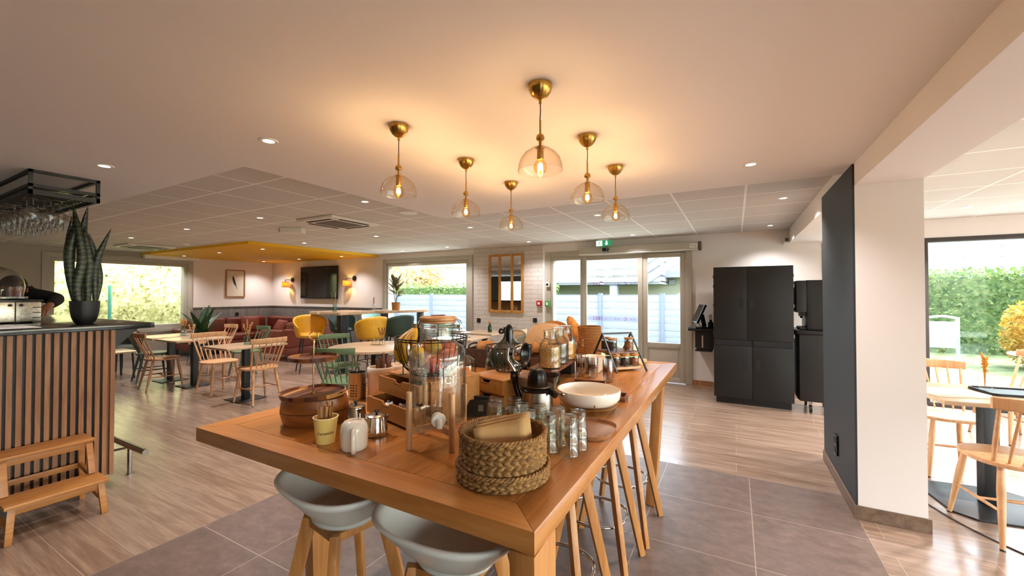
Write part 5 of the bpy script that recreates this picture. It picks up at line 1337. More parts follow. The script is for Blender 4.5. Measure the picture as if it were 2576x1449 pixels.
# crocks
def crock(x, y, r, h, label):
    t = thing('stoneware_crock', label, 'crock', (x,y,TZ))
    build('body', MB().lathe([(0,0),(r-.004,0),(r,.005),(r,h-.032),(r+.0015,h-.030),(r+.0015,h-.004),(r-.001,h),(r-.006,h),(r-.008,h-.006),(r-.008,.01),(0,.01)],52), cream_cer, t); return t
crock(-1.575,1.495,.064,.162,'tall cream stoneware crock full of dark wooden sticks')
crock(-1.66,1.715,.058,.135,'cream stoneware crock half hidden behind the taller one')
for k in range(9):
    a = .5+k*.7; r_ = .018+.004*(k%3)
    s_ = tag(build('dark_stirrer', MB().bar((.6*r_*cos(a),.6*r_*sin(a),.02),(r_*1.5*cos(a),r_*1.5*sin(a),.19+.012*(k%4)),.013,.007,up=(1,0,0)), walnut, bevel=.002), 'dark wooden stick standing in the tall cream crock', 'stick', 'dark sticks in the cream crock')
    s_.location = (-1.575+.012,1.495+.012,TZ)
tag(build('steel_spoon', MB().tube([(0,0,.02),(-.03,-.01,.185)],.004,8), steel, loc=(-1.60,1.475,TZ)), 'steel handle leaning on the left rim of the tall cream crock', 'spoon')
# bamboo drawers
def drawer_box(loc, rz, label, w, d, h, pulls, contents=None, wood_=bamboo):
    t = thing('drawer_box', label, 'drawer box', loc, rz)
    hw = w/2; th = .010; n = len(pulls); dh = (h-th*(n+1))/n
    m = MB().box(-hw,-hw+th,0,d,0,h-th).box(hw-th,hw,0,d,0,h-th).box(-hw+th,hw-th,d-th,d,0,h-th)
    for k in range(n): m.box(-hw+th,hw-th,0,d-th,k*(dh+th),k*(dh+th)+th)
    build('case', m, wood_, t, smooth=0)
    build('top_board', MB().box(-hw-.004,hw+.004,-.006,d+.004,h-th+.0002,h), wood_, t, bevel=.002)
    for k, p in enumerate(pulls):
        z0_ = k*(dh+th)+th+.001; z1_ = z0_+dh-.002; a, b = -hw+th+.001, hw-th-.001
        if k % 1 == 0: a, b = -hw+.001, hw-.001
        m = MB()
        # front with a finger notch, sides, back, bottom
        o_ = [(a,z0_),(b,z0_),(b,z1_),(.035,z1_),(.028,z1_-.004),(.018,z1_-.014),(-.018,z1_-.014),(-.028,z1_-.004),(-.035,z1_),(a,z1_)]
        nn = len(o_); m.add([(x,-p-.0101,z) for x,z in o_]+[(x,-p-.0003,z) for x,z in o_],[tuple(range(nn)),tuple(range(nn,2*nn))[::-1]]+[(i,nn+i,nn+(i+1)%nn,(i+1)%nn) for i in range(nn)])
        a2, b2 = -hw+th+.001, hw-th-.001
        m.box(a2,a2+.007,-p,d-.02-p,z0_,z1_).box(b2-.007,b2,-p,d-.02-p,z0_,z1_).box(a2+.007,b2-.007,-p,d-.02-p,z0_,z0_+.004).box(a2+.007,b2-.007,d-.027-p,d-.02-p,z0_,z1_)
        dr = build('drawer', m, wood_, t, smooth=0)
        build('finger_notch', MB().box(-.026,.026,-p-.0108,-p-.0104,z1_-.0175,z1_-.0145), M('dark notch edge','#5a3416',.7), dr, smooth=0)
    return t
db = drawer_box((-1.27+.028,1.24+.10,TZ), rad(-15.6), 'bamboo box with two open drawers behind the glass drink dispenser', .33, .26, .172, (.10,.045))
dbm = Matrix.Translation((-1.242,1.34,TZ)) @ Matrix.Rotation(rad(-15.6),4,'Z')
cols = [paper_wht, M('silver sachet','#b9b4ae',.3,.6), M('grey sachet','#8d8a88',.5), M('brown sachet','#7a5a40',.6), paper_wht]
for k in range(14):
    o = build('sachet', MB().obox((0,0,0),(.055,.012,.034)), cols[k%5], bevel=.004)
    p = dbm @ Vector((-.12+.24*((k*5)%14)/13, -.075+.018*(k%4), .036+.008*(k%3))); o.location = p; o.rotation_euler = (R.uniform(-.7,.7),R.uniform(-.4,.4),rad(-15.6)+R.uniform(-.8,.8))
    tag(o, 'small tea sachet lying in the open lower drawer of the bamboo box', 'sachet', 'sachets in the open drawer')
tag(build('label_stand', MB().box(-.012,.012,-.012,.012,0,.004).tube([(0,0,.004),(0,0,.06)],.003,8).box(-.016,.016,-.003,.003,.06,.1), steel, loc=(-1.295,1.36,TZ+.1722)), 'little steel card stand on the bamboo drawer box, by the dispenser', 'card stand')
# fruit basket
fb = thing('fruit_basket', 'black wire basket of bananas and fruit standing on the bamboo drawers', 'basket', (-1.195,1.43,TZ+.1724), rad(10))
bp_ = [(.085,.006),(.115,.035),(.14,.075),(.155,.12),(.160,.165)]
m = MB()
for r_, z in ((.085,.006),(.045,.006),(.1585,.155),(.160,.165)): m.ring((0,0,z), r_, .0028 if z<.16 else .0035, 56, 6)
for k in range(36):
    a = 2*PI*k/36; m.tube([(r_*cos(a),r_*sin(a),z) for r_, z in bp_],.0018,6)
for k in range(9):
    x = -.08+.02*k; h_ = math.sqrt(max(0,.085**2-x*x)); m.tube([(x,-h_,.006),(x,h_,.006)],.0018,6)
build('wire_basket', m, blk, fb)
def fruit(name, p, r, mat, label, sc=(1,1,.93), cat=None):
    mb = MB(); n = 20
    pr = []
    for k in range(n+1):
        t_ = PI*k/n; rr_ = r*sin(t_)*(1+.06*cos(t_)); zz = -r*cos(t_)*sc[2]
        zz -= .25*r*max(0,(cos(PI-t_)-.86))/.14*.8 if k > n/2 else 0
        pr.append((max(0,rr_), zz))
    t = thing(name, label, cat or name, p)
    build('flesh', mb.lathe(pr, 24), mat, t); build('stem', MB().tube([(0,0,r*.66),(.004,0,r*1.0)],.0022,6), stemm, t); return t
fz = TZ+.1724
red_a = M('red apple skin','#a8281f',.35,c2='#c9593a',scale=30); yel_a = M('yellow green apple skin','#c2b04a',.35,c2='#b39a3a',scale=20); ora = M('orange peel','#e0812a',.5,bump=.3,bscale=200); pinkr = M('rosy apple skin','#c04a52',.35,c2='#d88a6a',scale=22)
cxb, cyb = -1.195, 1.43
for (n_, dx, dy, dz, r_, mt, l) in [('apple',.055,-.055,.052,.036,red_a,'red apple low at the front of the wire fruit basket'),('apple',.10,.0,.088,.037,pinkr,'rosy apple at the right side of the wire fruit basket'),('orange',-.01,.035,.052,.038,ora,'orange deep at the back of the wire fruit basket'),
        ('apple',.02,-.005,.118,.036,yel_a,'yellow green apple on top in the middle of the wire fruit basket'),('apple',.045,.068,.112,.036,red_a,'red apple at the back of the wire fruit basket'),('orange',-.065,.05,.105,.038,ora,'orange at the back left of the wire fruit basket'),('lemon',.0,-.088,.105,.030,M('lemon peel','#dfb62c',.45,bump=.2,bscale=200),'lemon at the front rim of the wire fruit basket')]:
    fruit(n_, (cxb+dx,cyb+dy,fz+dz), r_, mt, l)
ban = M('banana peel','#d6a521',.5,c2='#a8741a',scale=26); bank = M('banana tip','#4a3418',.8)
bn = thing('bananas', 'bunch of spotted ripe bananas, stem up, in the wire fruit basket', 'bananas', (cxb-.075,cyb-.05,fz+.055))
for k, (a_, s_) in enumerate([(-2.7,1.05),(-2.0,1.0),(-1.3,1.0),(-.6,.95),(2.9,.9)]):
    d = Vector((cos(a_),sin(a_),0)); c_ = bspline([Vector((.012,.012,.150)), Vector((.012,.012,.135))+d*.012, Vector((0,0,.085))+d*.050*s_, Vector((0,0,.035))+d*.058*s_, Vector((0,0,.0))+d*.042*s_],5)
    n_ = len(c_); rs = [.006+.0095*min(1,i/(n_*.35))*(1 if i < n_*.82 else max(.25,(n_-1-i)/(n_*.18))) for i in range(n_)]
    b_ = build('banana', MB().tube(c_, rs, 8), ban, bn, smooth=60); build('tip', MB().tube([c_[-1]+(c_[-2]-c_[-1])*.2, c_[-1]+(c_[-1]-c_[-2])*.25],.0045,7), bank, b_)
build('stem', MB().tube([(.012,.012,.142),(.014,.014,.168)],[.012,.009],10), M('banana stem','#7a5a2a',.8), bn)
bn2 = tag(build('single_banana', MB().tube(bspline([(0,-.07,.05),(.02,-.03,.0),(.02,.03,-.005),(0,.075,.045)],6),[.004,.01,.014,.016,.017,.0175,.018,.018,.018,.018,.0175,.017,.016,.014,.011,.009,.007,.005,.004],9), ban, loc=(cxb-.015,cyb-.085,fz+.06), rot=(0,0,rad(62)), smooth=60), 'loose yellow banana lying against the front wires of the fruit basket', 'banana')
# drink dispenser
dd = thing('drink_dispenser', 'large clear glass drink dispenser with wooden lid on a four legged stand', 'drink dispenser', (-.932,1.152,TZ), rad(20))
build('jar', MB().lathe([(0,.088),(.03,.080),(.07,.074),(.088,.078),(.097,.092),(.100,.115),(.100,.300),(.0985,.325),(.090,.343),(.072,.353),(.062,.362),(.0605,.372),(.0605,.405),(.064,.409),(.064,.417),(.0605,.420),(.0605,.426),(.057,.426),(.057,.372),(.060,.359),(.088,.340),(.096,.322),(.0965,.115),(.093,.094),(.084,.083),(.06,.081),(0,.094)],72), jar_glass, dd)
lid = build('lid', MB().lathe([(0,.4265),(.058,.4265),(.064,.428),(.064,.4335),(.061,.435),(.0665,.437),(.0665,.445),(.062,.448),(0,.449)],48), WOOD('beech lid','#b27a48','#c98f5b','#d7a370',0,1.4,.4), dd)
m = MB().ring((0,0,.4135),.0655,.0014,48,6)
for s_ in (1,):
    m.tube(bspline([(.0655,-.012,.4135),(.085,-.012,.405),(.082,-.012,.43),(.066,-.012,.440)],6),.0015,6); m.tube(bspline([(.0655,.012,.4135),(.085,.012,.405),(.082,.012,.43),(.066,.012,.440)],6),.0015,6)
m.tube(bspline([(-.0655,.0,.4135),(-.074,0,.425),(-.067,0,.439)],6),.0015,6)
build('wire_clip', m, chrome, dd)
m = MB()
q = .1065
for a in (45,135,225,315):
    x, y = q*cos(rad(a)), q*sin(rad(a)); build('leg', MB().cyl((x,y),.0105,0,.195,20), beech, dd, bevel=.0015)
build('cross_bar', MB().bar((q*.66,q*.66,.062),(-q*.66,-q*.66,.062),.016,.022).bar((q*.66,-q*.66,.062),(-q*.66,q*.66,.062),.016,.0218), beech, dd)
tp = build('tap', MB().tube([(.030,-.094,.118),(.042,-.118,.118)],[.019,.019],28).tube([(.044,-.120,.118),(.048,-.128,.118)],[.024,.022],28).tube([(.048,-.128,.118),(.055,-.142,.108),(.056,-.146,.098)],[.010,.009,.009],14), off_white, dd)
ice = build('tap_nut', MB().tube([(.026,-.084,.118),(.018,-.066,.120)],[.022,.018],14).obox((.005,-.05,.122),(.05,.03,.03)), GLASS('frosted inner nut','#e6e2da','#b9b4a8',1,.2), dd)
emb = GLASS('embossed glass letters','#fbf8ef','#9a9c8e',2.2,.04,1.6)
for txt, sz, zz in (('Kilner',.056,.245),('1842',.013,.285),('AUTHENTIC',.013,.208)):
    tm = text_mesh(txt, sz, .0012); wrap(tm, .1007, zz, math.atan2(-1.152,.932)-rad(20)); build('embossed_lettering', tm, emb, dd, smooth=0)
build('embossed_arc', MB().tube([(.1012*cos(a_+b_),.1012*sin(a_+b_),.245+.062*sin(t_)) for t_ in [PI*i/20 for i in range(21)] for a_,b_ in [(math.atan2(-1.152,.932)-rad(20), -.62*cos(t_))]],.0014,6), emb, dd)
# power block
pb = thing('power_block', 'black pop up power socket block between dispenser and tumblers', 'socket', (-.985,1.475,TZ), rad(28))
build('housing', MB().add([(-.07,0,0),(.05,0,0),(.05,.055,0),(-.07,.055,0),(-.06,.035,.062),(.05,.035,.062),(.05,.055,.062),(-.06,.055,.062)],[(3,2,1,0),(4,5,6,7),(0,1,5,4),(1,2,6,5),(2,3,7,6),(3,0,4,7)]), blk_soft, pb, bevel=.003)
build('lid', MB().box(-.075,.055,.052,.058,.062,.075), blk_mat, pb, bevel=.002)
build('socket_insert', MB().obox((.02,.0125,.032),(.022,.003,.028),Matrix.Rotation(rad(-29),3,'X')), grille, pb)
build('plate', MB().box(-.075,.06,-.045,-.001,0,.006), steel, pb, bevel=.001)
# right hand drawer box
drawer_box((-.91-.106,1.585+.03,TZ), rad(-15.6), 'stacked pair of closed bamboo drawers behind the tumblers', .225, .25, .142, (.0,.0))
wb = thing('wire_basket', 'empty black wire basket standing on the closed bamboo drawers', 'basket', (-1.0,1.795,TZ+.1426), rad(20))
m = MB(); wp = [(.062,.004),(.088,.030),(.108,.075),(.118,.125)]
for r_, z, w_ in ((.062,.004,.0025),(.032,.004,.002),(.118,.125,.0035),(.109,.078,.0)):
    if w_: m.ring((0,0,z), r_, w_, 48, 6)
for k in range(26):
    a = 2*PI*k/26; m.tube([(r_*cos(a),r_*sin(a),z) for r_, z in wp],.0019,6)
for k in range(7):
    x = -.054+.018*k; h_ = math.sqrt(max(0,.062**2-x*x)); m.tube([(x,-h_,.004),(x,h_,.004)],.0018,6)
build('wires', m, blk, wb)
# juicer, built in the plane facing the camera
jc = thing('citrus_juicer', 'steel and black citrus juicer with its press lever raised', 'juicer', (-.768,1.635,TZ), rad(25))
build('motor_housing', MB().lathe([(0,0),(.072,0),(.074,.006),(.073,.012)],44).lathe([(0,.0121),(.070,.0121),(.068,.105),(0,.105)],44), steel, jc)
build('collar', MB().lathe([(0,.1052),(.072,.1052),(.076,.112),(.070,.120),(0,.120)],44).lathe([(0,0),(.075,0),(.075,.012),(.071,.0119)],44), blk_soft, jc)
build('juice_bowl', MB().lathe([(.060,.1205),(.078,.125),(.088,.150),(.093,.172),(.0945,.172),(.090,.150),(.080,.1225),(.062,.118)],52), smoke_pl, jc)
build('strainer', MB().lathe([(0,.128),(.07,.130),(.07,.1265),(0,.1265)],36), steel, jc)
m = MB(); m.grid(48, 12, lambda u,v: (lambda r,z: (r*(1+.05*cos(2*PI*u*8))*cos(2*PI*u), r*(1+.05*cos(2*PI*u*8))*sin(2*PI*u), z))(.042*cos(v*PI/2*.97)**.62, .1305+.072*sin(v*PI/2)), cu=True)
build('reamer', m, blk_soft, jc)
build('spout', MB().tube([(.055,-.045,.112),(.080,-.066,.100)],[.014,.016],14), blk_soft, jc); build('spout_lever', MB().tube([(.074,-.060,.112),(.105,-.064,.104)],[.004,.004],8).sphere((.108,-.064,.104),.009,12), steel, jc)
build('arm_post', MB().tube(bspline([(-.070,.01,.02),(-.082,.01,.08),(-.098,.008,.13),(-.100,.0,.165)],6),[.013]*19,12).obox((-.100,0,.172),(.034,.036,.036)), blk_soft, jc)
build('arm_bracket', MB().tube([(-.101,-.019,.172),(-.101,-.0212,.172)],[.006,.006],14), steel, jc)
build('lever_arm', MB().tube(bspline([(-.098,-.010,.186),(-.112,-.012,.215),(-.128,-.012,.24),(-.128,-.010,.27),(-.122,-.008,.31)],6),.0065,10).tube(bspline([(-.098,.010,.186),(-.112,.012,.215),(-.128,.012,.24),(-.128,.010,.27),(-.122,.008,.31)],6),.0065,10).obox((-.122,0,.306),(.022,.03,.03)), chrome, jc)
build('lever_handle', MB().tube([(-.123,0,.300),(-.124,0,.32),(-.125,0,.365),(-.125,0,.385),(-.125,0,.394)],[.014,.0165,.0175,.014,.006],16), blk_soft, jc)
ax = Vector((.93,-.35,.02)).normalized()
c0 = Vector((-.094,-.008,.265))
m = MB(); prof_ = [(.010,-.012),(.030,-.002),(.046,.022),(.051,.045)]
def disc(prof_, seg=40):
    a_ = ax.cross(Vector((0,0,1))).normalized(); b_ = ax.cross(a_); mm_ = MB()
    vs = []; 
    for r_, d_ in prof_:
        for k in range(seg): vs.append(c0 + ax*d_ + a_*(r_*cos(2*PI*k/seg)) + b_*(r_*sin(2*PI*k/seg)))
    fs = []
    for j in range(len(prof_)-1):
        for k in range(seg): fs.append((j*seg+k, j*seg+(k+1)%seg, (j+1)*seg+(k+1)%seg, (j+1)*seg+k))
    fs.append(tuple(range(seg))); return mm_.add(vs, fs)
build('press_dome', disc([(.004,-.014),(.020,-.010),(.036,.004),(.046,.024),(.049,.042)]), chrome, jc)
build('press_cup', disc([(.006,.010),(.024,.014),(.040,.030),(.047,.046),(.051,.047),(.052,.043),(.0495,.0425)]), blk_soft, jc)
build('press_link', MB().tube([(-.126,-.0,.262),tuple(c0-ax*.012)],.008,10), blk_soft, jc)
build('cable', MB().tube(bspline([(-.07,.03,.01),(-.12,.03,.006),(-.18,-.02,.006),(-.19,-.1,.006)],8),.003,6), blk_soft, jc)
# white bowl in a brass stand
wb2 = thing('serving_bowl', 'wide white ceramic bowl in a small brass stand near the table edge', 'bowl', (-.603,1.845,TZ))
build('bowl', MB().lathe([(0,.022),(.09,.022),(.125,.030),(.142,.050),(.146,.075),(.1435,.088),(.141,.089),(.139,.084),(.138,.06),(.122,.036),(.09,.028),(0,.028)],64), white_cer, wb2)
m = MB()
for k in range(3):
    a = rad(-62+120*k); m.tube([(.135*cos(a),.135*sin(a),0),(.150*cos(a),.150*sin(a),.05)],.0028,6)
m.ring((0,0,.019),.13,.0026,48,6)
build('stand', m, brass, wb2)
# round tray
tr2 = thing('walnut_tray', 'shallow round walnut tray between tumblers and white bowl', 'tray', (-.520,1.535,TZ))
def sq(r, n=56, p=3.2):
    o = []
    for k in range(n):
        a = 2*PI*k/n; c_, s_ = cos(a), sin(a); o.append((math.copysign(abs(c_)**(2/p),c_)*r, math.copysign(abs(s_)**(2/p),s_)*r))
    return o
build('base', MB().prism(sq(.112),0,.006), WOOD('walnut veneer','#7a4a2c','#966040','#a97350',1,1,.25,.4), tr2, smooth=0)
m = MB(); oo = sq(.112)
m.grid(56, 4, lambda u,v: (lambda i,f_: (oo[i][0]*f_[0], oo[i][1]*f_[0], f_[1]))(round(u*56)%56, [(1.0,0),(1.05,.016),(1.03,.016),(.985,.0065)][round(v*3)]), cu=True)
build('rim', m, WOOD('walnut rim','#8a5a3c','#a8744f','#b98660',1,1,.25,.4), tr2)
# tumblers standing upside down, nested in pairs
tum = MB(); prf = [(.0345,0),(.0335,.003),(.0300,.045),(.0272,.078),(.0262,.0845),(.0225,.086),(.0,.0835),(.0,.0765),(.022,.0775),(.0245,.074),(.0282,.044),(.0320,.002),(.0345,0)]
seg = 72
def rib(u, v):
    r_, z = prf[round(v*(len(prf)-1))]; i_ = round(v*(len(prf)-1))
    if i_ in (2,3): r_ *= 1+.012*cos(2*PI*u*18)
    return (r_*cos(2*PI*u), r_*sin(2*PI*u), z)
tum.grid(seg, len(prf), rib, cu=True)
tp_ = None
pos = [(-.488,1.282),(-.480,1.352),(-.561,1.284),(-.556,1.354),(-.636,1.283),(-.630,1.353),(-.706,1.286),(-.702,1.356),(-.776,1.288),(-.812,1.356),(-.757,1.405)]
for i, (x, y) in enumerate(pos):
    for k in (0,1):
        z = TZ+.0405*k
        if tp_ is None:
            tp_ = tag(build('tumbler', tum, tumbler_glass, loc=(x,y,z), smooth=60), 'clear ribbed tumbler upside down in the nested group behind the woven basket', 'tumbler', 'upturned tumblers behind the woven basket'); o = tp_
        else: o = tp_.copy(); C.objects.link(o); o.location = (x,y,z); o.rotation_euler = (0,0,i*.7)
# woven basket with kraft bags
def weave_mat():
    t = NT('woven water hyacinth'); v = t.coords((1,1,1))
    f = t.noise(v, 90, 4, .6); g = t.noise(v, 14, 2)
    c = t.ramp(f, [(.3,'#553a1c'),(.5,'#8c6436'),(.72,'#bb9058')]); t.base(t.mix(t.ramp(g,[(.3,.0),(.7,.3)]), c, '#8a6234')); t.set(Roughness=.75); t.bump(f,.35,.003); return t.m
weave = weave_mat()
def woven(r, z0, z1, rows, per, depth, rfun=lambda s:1.0, th=.010):
    nu, nv = per*8, rows*8
    mb = MB()
    def out(u, v):
        row = v*rows; k = math.floor(row-1e-6); fr = row-k
        sgn = 1 if k % 2 else -1
        ph = u*per + sgn*(fr-.5)*.9*.5 + (.25 if k%2 else 0)
        d = abs(cos(PI*ph))**.6 * sin(PI*min(.999,max(.001,fr)))**.55
        rr_ = r*rfun(v) + depth*(d-.6)
        a = 2*PI*u; return (rr_*cos(a), rr_*sin(a), z0+(z1-z0)*v)
    mb.grid(nu, nv+1, out, cu=True)
    n0 = len(mb.v)
    mb.grid(per*2, 5, lambda u,v: ((r*rfun(v)-th)*cos(2*PI*u), (r*rfun(v)-th)*sin(2*PI*u), z0+.006+(z1-z0-.006)*v), cu=True)
    a = per*2; mb.f.append(tuple(n0+i for i in range(a))[::-1])
    return mb
def braid_ring(c, r, th, n=40):
    mb = MB()
    for ph in (0,2*PI/3,4*PI/3):
        mb.tube([((r+th*.6*cos(n/2*2*PI*i/(n*6)*1+ph))*cos(2*PI*i/(n*6))+c[0], (r+th*.6*cos(n/2*2*PI*i/(n*6)+ph))*sin(2*PI*i/(n*6))+c[1], c[2]+th*.6*sin(n/2*2*PI*i/(n*6)+ph)) for i in range(n*6)], th*.75, 6, True)
    return mb
wk = thing('woven_basket', 'woven water hyacinth basket holding kraft paper bags at the table front', 'basket', (-.605,1.05,TZ))
build('basket', woven(.127,.0,.125,9,34,.0075,lambda v:1.0+.0*v), weave, wk, smooth=60)
build('lid', woven(.136,.0,.034,3,36,.0075), weave, wk, smooth=60)
build('rim_braid', braid_ring((0,0,.127),.124,.0058,46), weave, wk); build('lid_braid', braid_ring((0,0,.037),.1335,.0055,46), weave, wk)
for k, (dx, dy, tz, tl_, w_, h_) in enumerate([(-.006,.024,.0,-14,.150,.098),(-.002,.004,3,-17,.150,.094),(.002,-.016,6,-20,.148,.09)]):
    m = MB(); 
    m.grid(8,6,lambda u,v:((u-.5)*w_, .012*sin(PI*u)*v+.002*k, v*h_+.012*(u-.5)*v))
    o = build('kraft_bag', m, kraft, solid=.0022, smooth=60); o.location = (-.568+dx, .998+dy, TZ+.078); o.rotation_euler = (rad(-6-4*k),rad(-7),rad(27+tz*.5))
    tag(o, ['flat kraft paper bag standing rearmost in the woven basket','flat kraft paper bag in the middle of the three in the woven basket','flat kraft paper bag standing foremost in the woven basket'][k], 'paper bag')
# cereal jugs on their board
cbd = thing('riser_board', 'walnut serving board raised on dark blocks under the cereal jugs', 'board', (-.985,2.385,TZ), rad(5.9))
build('board', MB().prism([(-.085,-.29),(.055,-.29),(.085,-.26),(.085,.30),(-.085,.30)],.088,.106), walnut, cbd, bevel=.003)
for y in (-.16,.20): build('riser_block', MB().box(-.06,.055,y-.045,y+.045,0,.0875), M('charcoal block','#1d1a18',.5), cbd, bevel=.003)
oats = M('muesli','#a87a48',.9,c2='#d9b98a',scale=110,bump=1,bscale=110); seeds = M('dark muesli','#3a302e',.9,c2='#6b5b58',scale=120,bump=1,bscale=120); flakes = M('corn flakes','#d98a2a',.85,c2='#f0b04c',scale=80,bump=1,bscale=80)
jug_glass = GLASS('clear jug glass','#fbfaf5','#a8a79c',1.3,.01,1.5)
for x, y, mt, fh, l in [(-.935,2.165,oats,.118,'glass cereal jug of pale muesli, nearest on the walnut board'),(-.955,2.335,seeds,.105,'glass cereal jug of dark muesli in the middle of the walnut board'),(-.97,2.50,flakes,.095,'glass cereal jug of corn flakes, furthest on the walnut board')]:
    t = thing('cereal_jug', l, 'jug', (x,y,TZ+.1065), rad(15))
    build('glass', MB().lathe([(0,0),(.058,0),(.064,.006),(.0645,.115),(.060,.140),(.045,.158),(.037,.166),(.036,.200),(.038,.204),(.034,.204),(.034,.166),(.043,.156),(.058,.138),(.0615,.115),(.0615,.008),(0,.004)],48), jug_glass, t)
    m = MB().lathe([(0,.006),(.0608,.007),(.061,.06),(.0605,fh-.004)],32)
    pts_ = [(0,fh+.006)]
    m.lathe([(.0605,fh-.004),(.045,fh+.004),(.02,fh+.001),(0,fh+.005)],32)
    lump = MB()
    for k in range(90):
        a = R.uniform(0,6.28); r_ = math.sqrt(R.random())*.055; lump.obox((r_*cos(a),r_*sin(a),fh+R.uniform(-.003,.008)),(R.uniform(.006,.014),R.uniform(.005,.01),.004),Euler((R.uniform(-1,1),R.uniform(-1,1),R.uniform(0,3))).to_matrix())
    m.merge(lump); tag(build('cereal', m, mt, t), kind='stuff')
    build('stopper', MB().lathe([(0,.180),(.030,.180),(.033,.205),(.038,.206),(.038,.216),(0,.216)],32), jug_glass, t)
    build('handle', MB().tube(bspline([(.060,0,.125),(.085,0,.150),(.106,0,.135),(.110,0,.095),(.095,0,.055),(.064,0,.045)],7),.0055,10), jug_glass, t)
    build('spout', MB().tube([(-.052,0,.145),(-.085,0,.168)],[.016,.014],18,cap=False), jug_glass, t)
# bread bin, tall basket and loaf
bb = thing('bread_bin', 'rounded beige bread bin behind the cereal jugs', 'bread bin', (-1.335,3.03,TZ), rad(24))
m = MB(); ow = []
for k in range(41):
    a = PI*k/40; p = 3.0; ow.append((-math.copysign(abs(cos(a))**(2/p),cos(a))*.185, sin(a)**(2/p)*.275+.012))
o2 = [(-.185,.012)]+ow+[(.185,.012)]
n_ = len(ow)
m.add([(x,-.10,z) for x,z in ow]+[(x,.10,z) for x,z in ow], [tuple(range(n_))[::-1], tuple(range(n_,2*n_))]+[(i,i+1,n_+i+1,n_+i) for i in range(n_-1)]+[(n_-1,0,n_,2*n_-1)])
build('shell', m, M('beige enamel','#d2ac86',.45), bb, bevel=.012); build('base', MB().box(-.18,.18,-.095,.095,0,.0118), bamboo, bb)
tag(build('cutting_board', MB().prism(sq(.15,40,2.2),0,.02).move(Matrix.Rotation(rad(90),4,'X')), WOOD('golden board','#a8682a','#c07e38','#cf9450',0,1,.4), loc=(-1.352,3.215,TZ+.151), rot=(rad(-6),0,rad(24))), 'round golden wood board standing behind the beige bread bin', 'cutting board')
tb2 = thing('bread_basket', 'tall round jute basket of bread at the far end of the table', 'basket', (-1.05,3.215,TZ))
def jute_mat():
    t = NT('coiled jute'); v = t.coords((1,1,1)); w = t.new('ShaderNodeTexWave', wave_type='BANDS', bands_direction='Z'); w.inputs['Scale'].default_value = 26; w.inputs['Distortion'].default_value = 1.2; w.inputs['Detail'].default_value = 2; t.link(v, w.inputs['Vector'])
    f = t.noise(v, 120, 3); c = t.ramp(f,[(.3,'#7d4f22'),(.7,'#a87236')]); t.base(t.mix(t.ramp(w.outputs['Fac'],[(.0,.55),(.4,.0)]), c, '#5a3616')); t.set(Roughness=.85); t.bump(w.outputs['Fac'],.6,.006); return t.m
jm = jute_mat()
m = MB(); pr = []
for k in range(15):
    pr += [(.1005+.004*sin(k/14*PI), .018*k), (.1022+.004*sin(k/14*PI), .018*k+.009)]
build('coils', MB().lathe([(0,0)]+pr+[(.098,.268),(.093,.262),(.092,.012),(0,.012)],52), jm, tb2)
crust = M('bread crust','#b5702a',.75,c2='#d9a05a',scale=26,bump=.7,bscale=30)
def loaf(loc, rot, L, r, label, mat=crust):
    n = 22; prof_ = []
    pts = [(0,0,-L/2+L*k/n) for k in range(n+1)]; rs = [max(.004, r*(1-abs(2*k/n-1)**2.6)**.5) for k in range(n+1)]
    o = build('bread_loaf', MB().tube(pts, rs, 20), mat, smooth=60, loc=loc, rot=rot); return tag(o, label, 'bread')
loaf((-1.125,3.165,TZ+.20), (rad(6),rad(-27),0), .33, .046, 'crusty loaf leaning out of the tall jute basket')
loaf((-1.02,3.24,TZ+.13), (rad(12),rad(8),0), .24, .038, 'small pale roll end low inside the tall jute basket', M('pale pink brown crust','#b8785a',.7))
# jar rack
jr = thing('jar_rack', 'two shelf jar rack with black triangular metal sides near the table end', 'rack', (-.75,2.945,TZ), rad(47))
m = MB(); Lr, dp = .118, .185
for s_ in (-1,1):
    m.bar((s_*Lr,-dp,.0),(s_*Lr,0,.245),.010,.010).bar((s_*Lr,dp,.0),(s_*Lr,0,.245),.010,.010)
m.bar((-Lr-.005,0,.245),(Lr+.005,0,.245),.012,.012)
build('frame', m, blk, jr)
build('lower_shelf', MB().prism(rr(.225,.30,.02),.012,.026), WOOD('pale shelf wood','#a8744a','#c59468','#d9b184',0,1,.4), jr, bevel=.002)
build('upper_shelf', MB().prism(rr(.25,.20,.02),.112,.124), walnut, jr, bevel=.002)
jm_ = Matrix.Translation((-.75,2.945,TZ)) @ Matrix.Rotation(rad(47),4,'Z')
beans = M('coffee beans','#2a1c16',.6,c2='#4a342a',scale=120,bump=1,bscale=120); nuts = M('brown nuts','#7a4a2c',.7,c2='#a5714a',scale=100,bump=1,bscale=100); blackt = M('dark tea','#17151a',.7,c2='#35303a',scale=140,bump=1,bscale=140)
jp = None
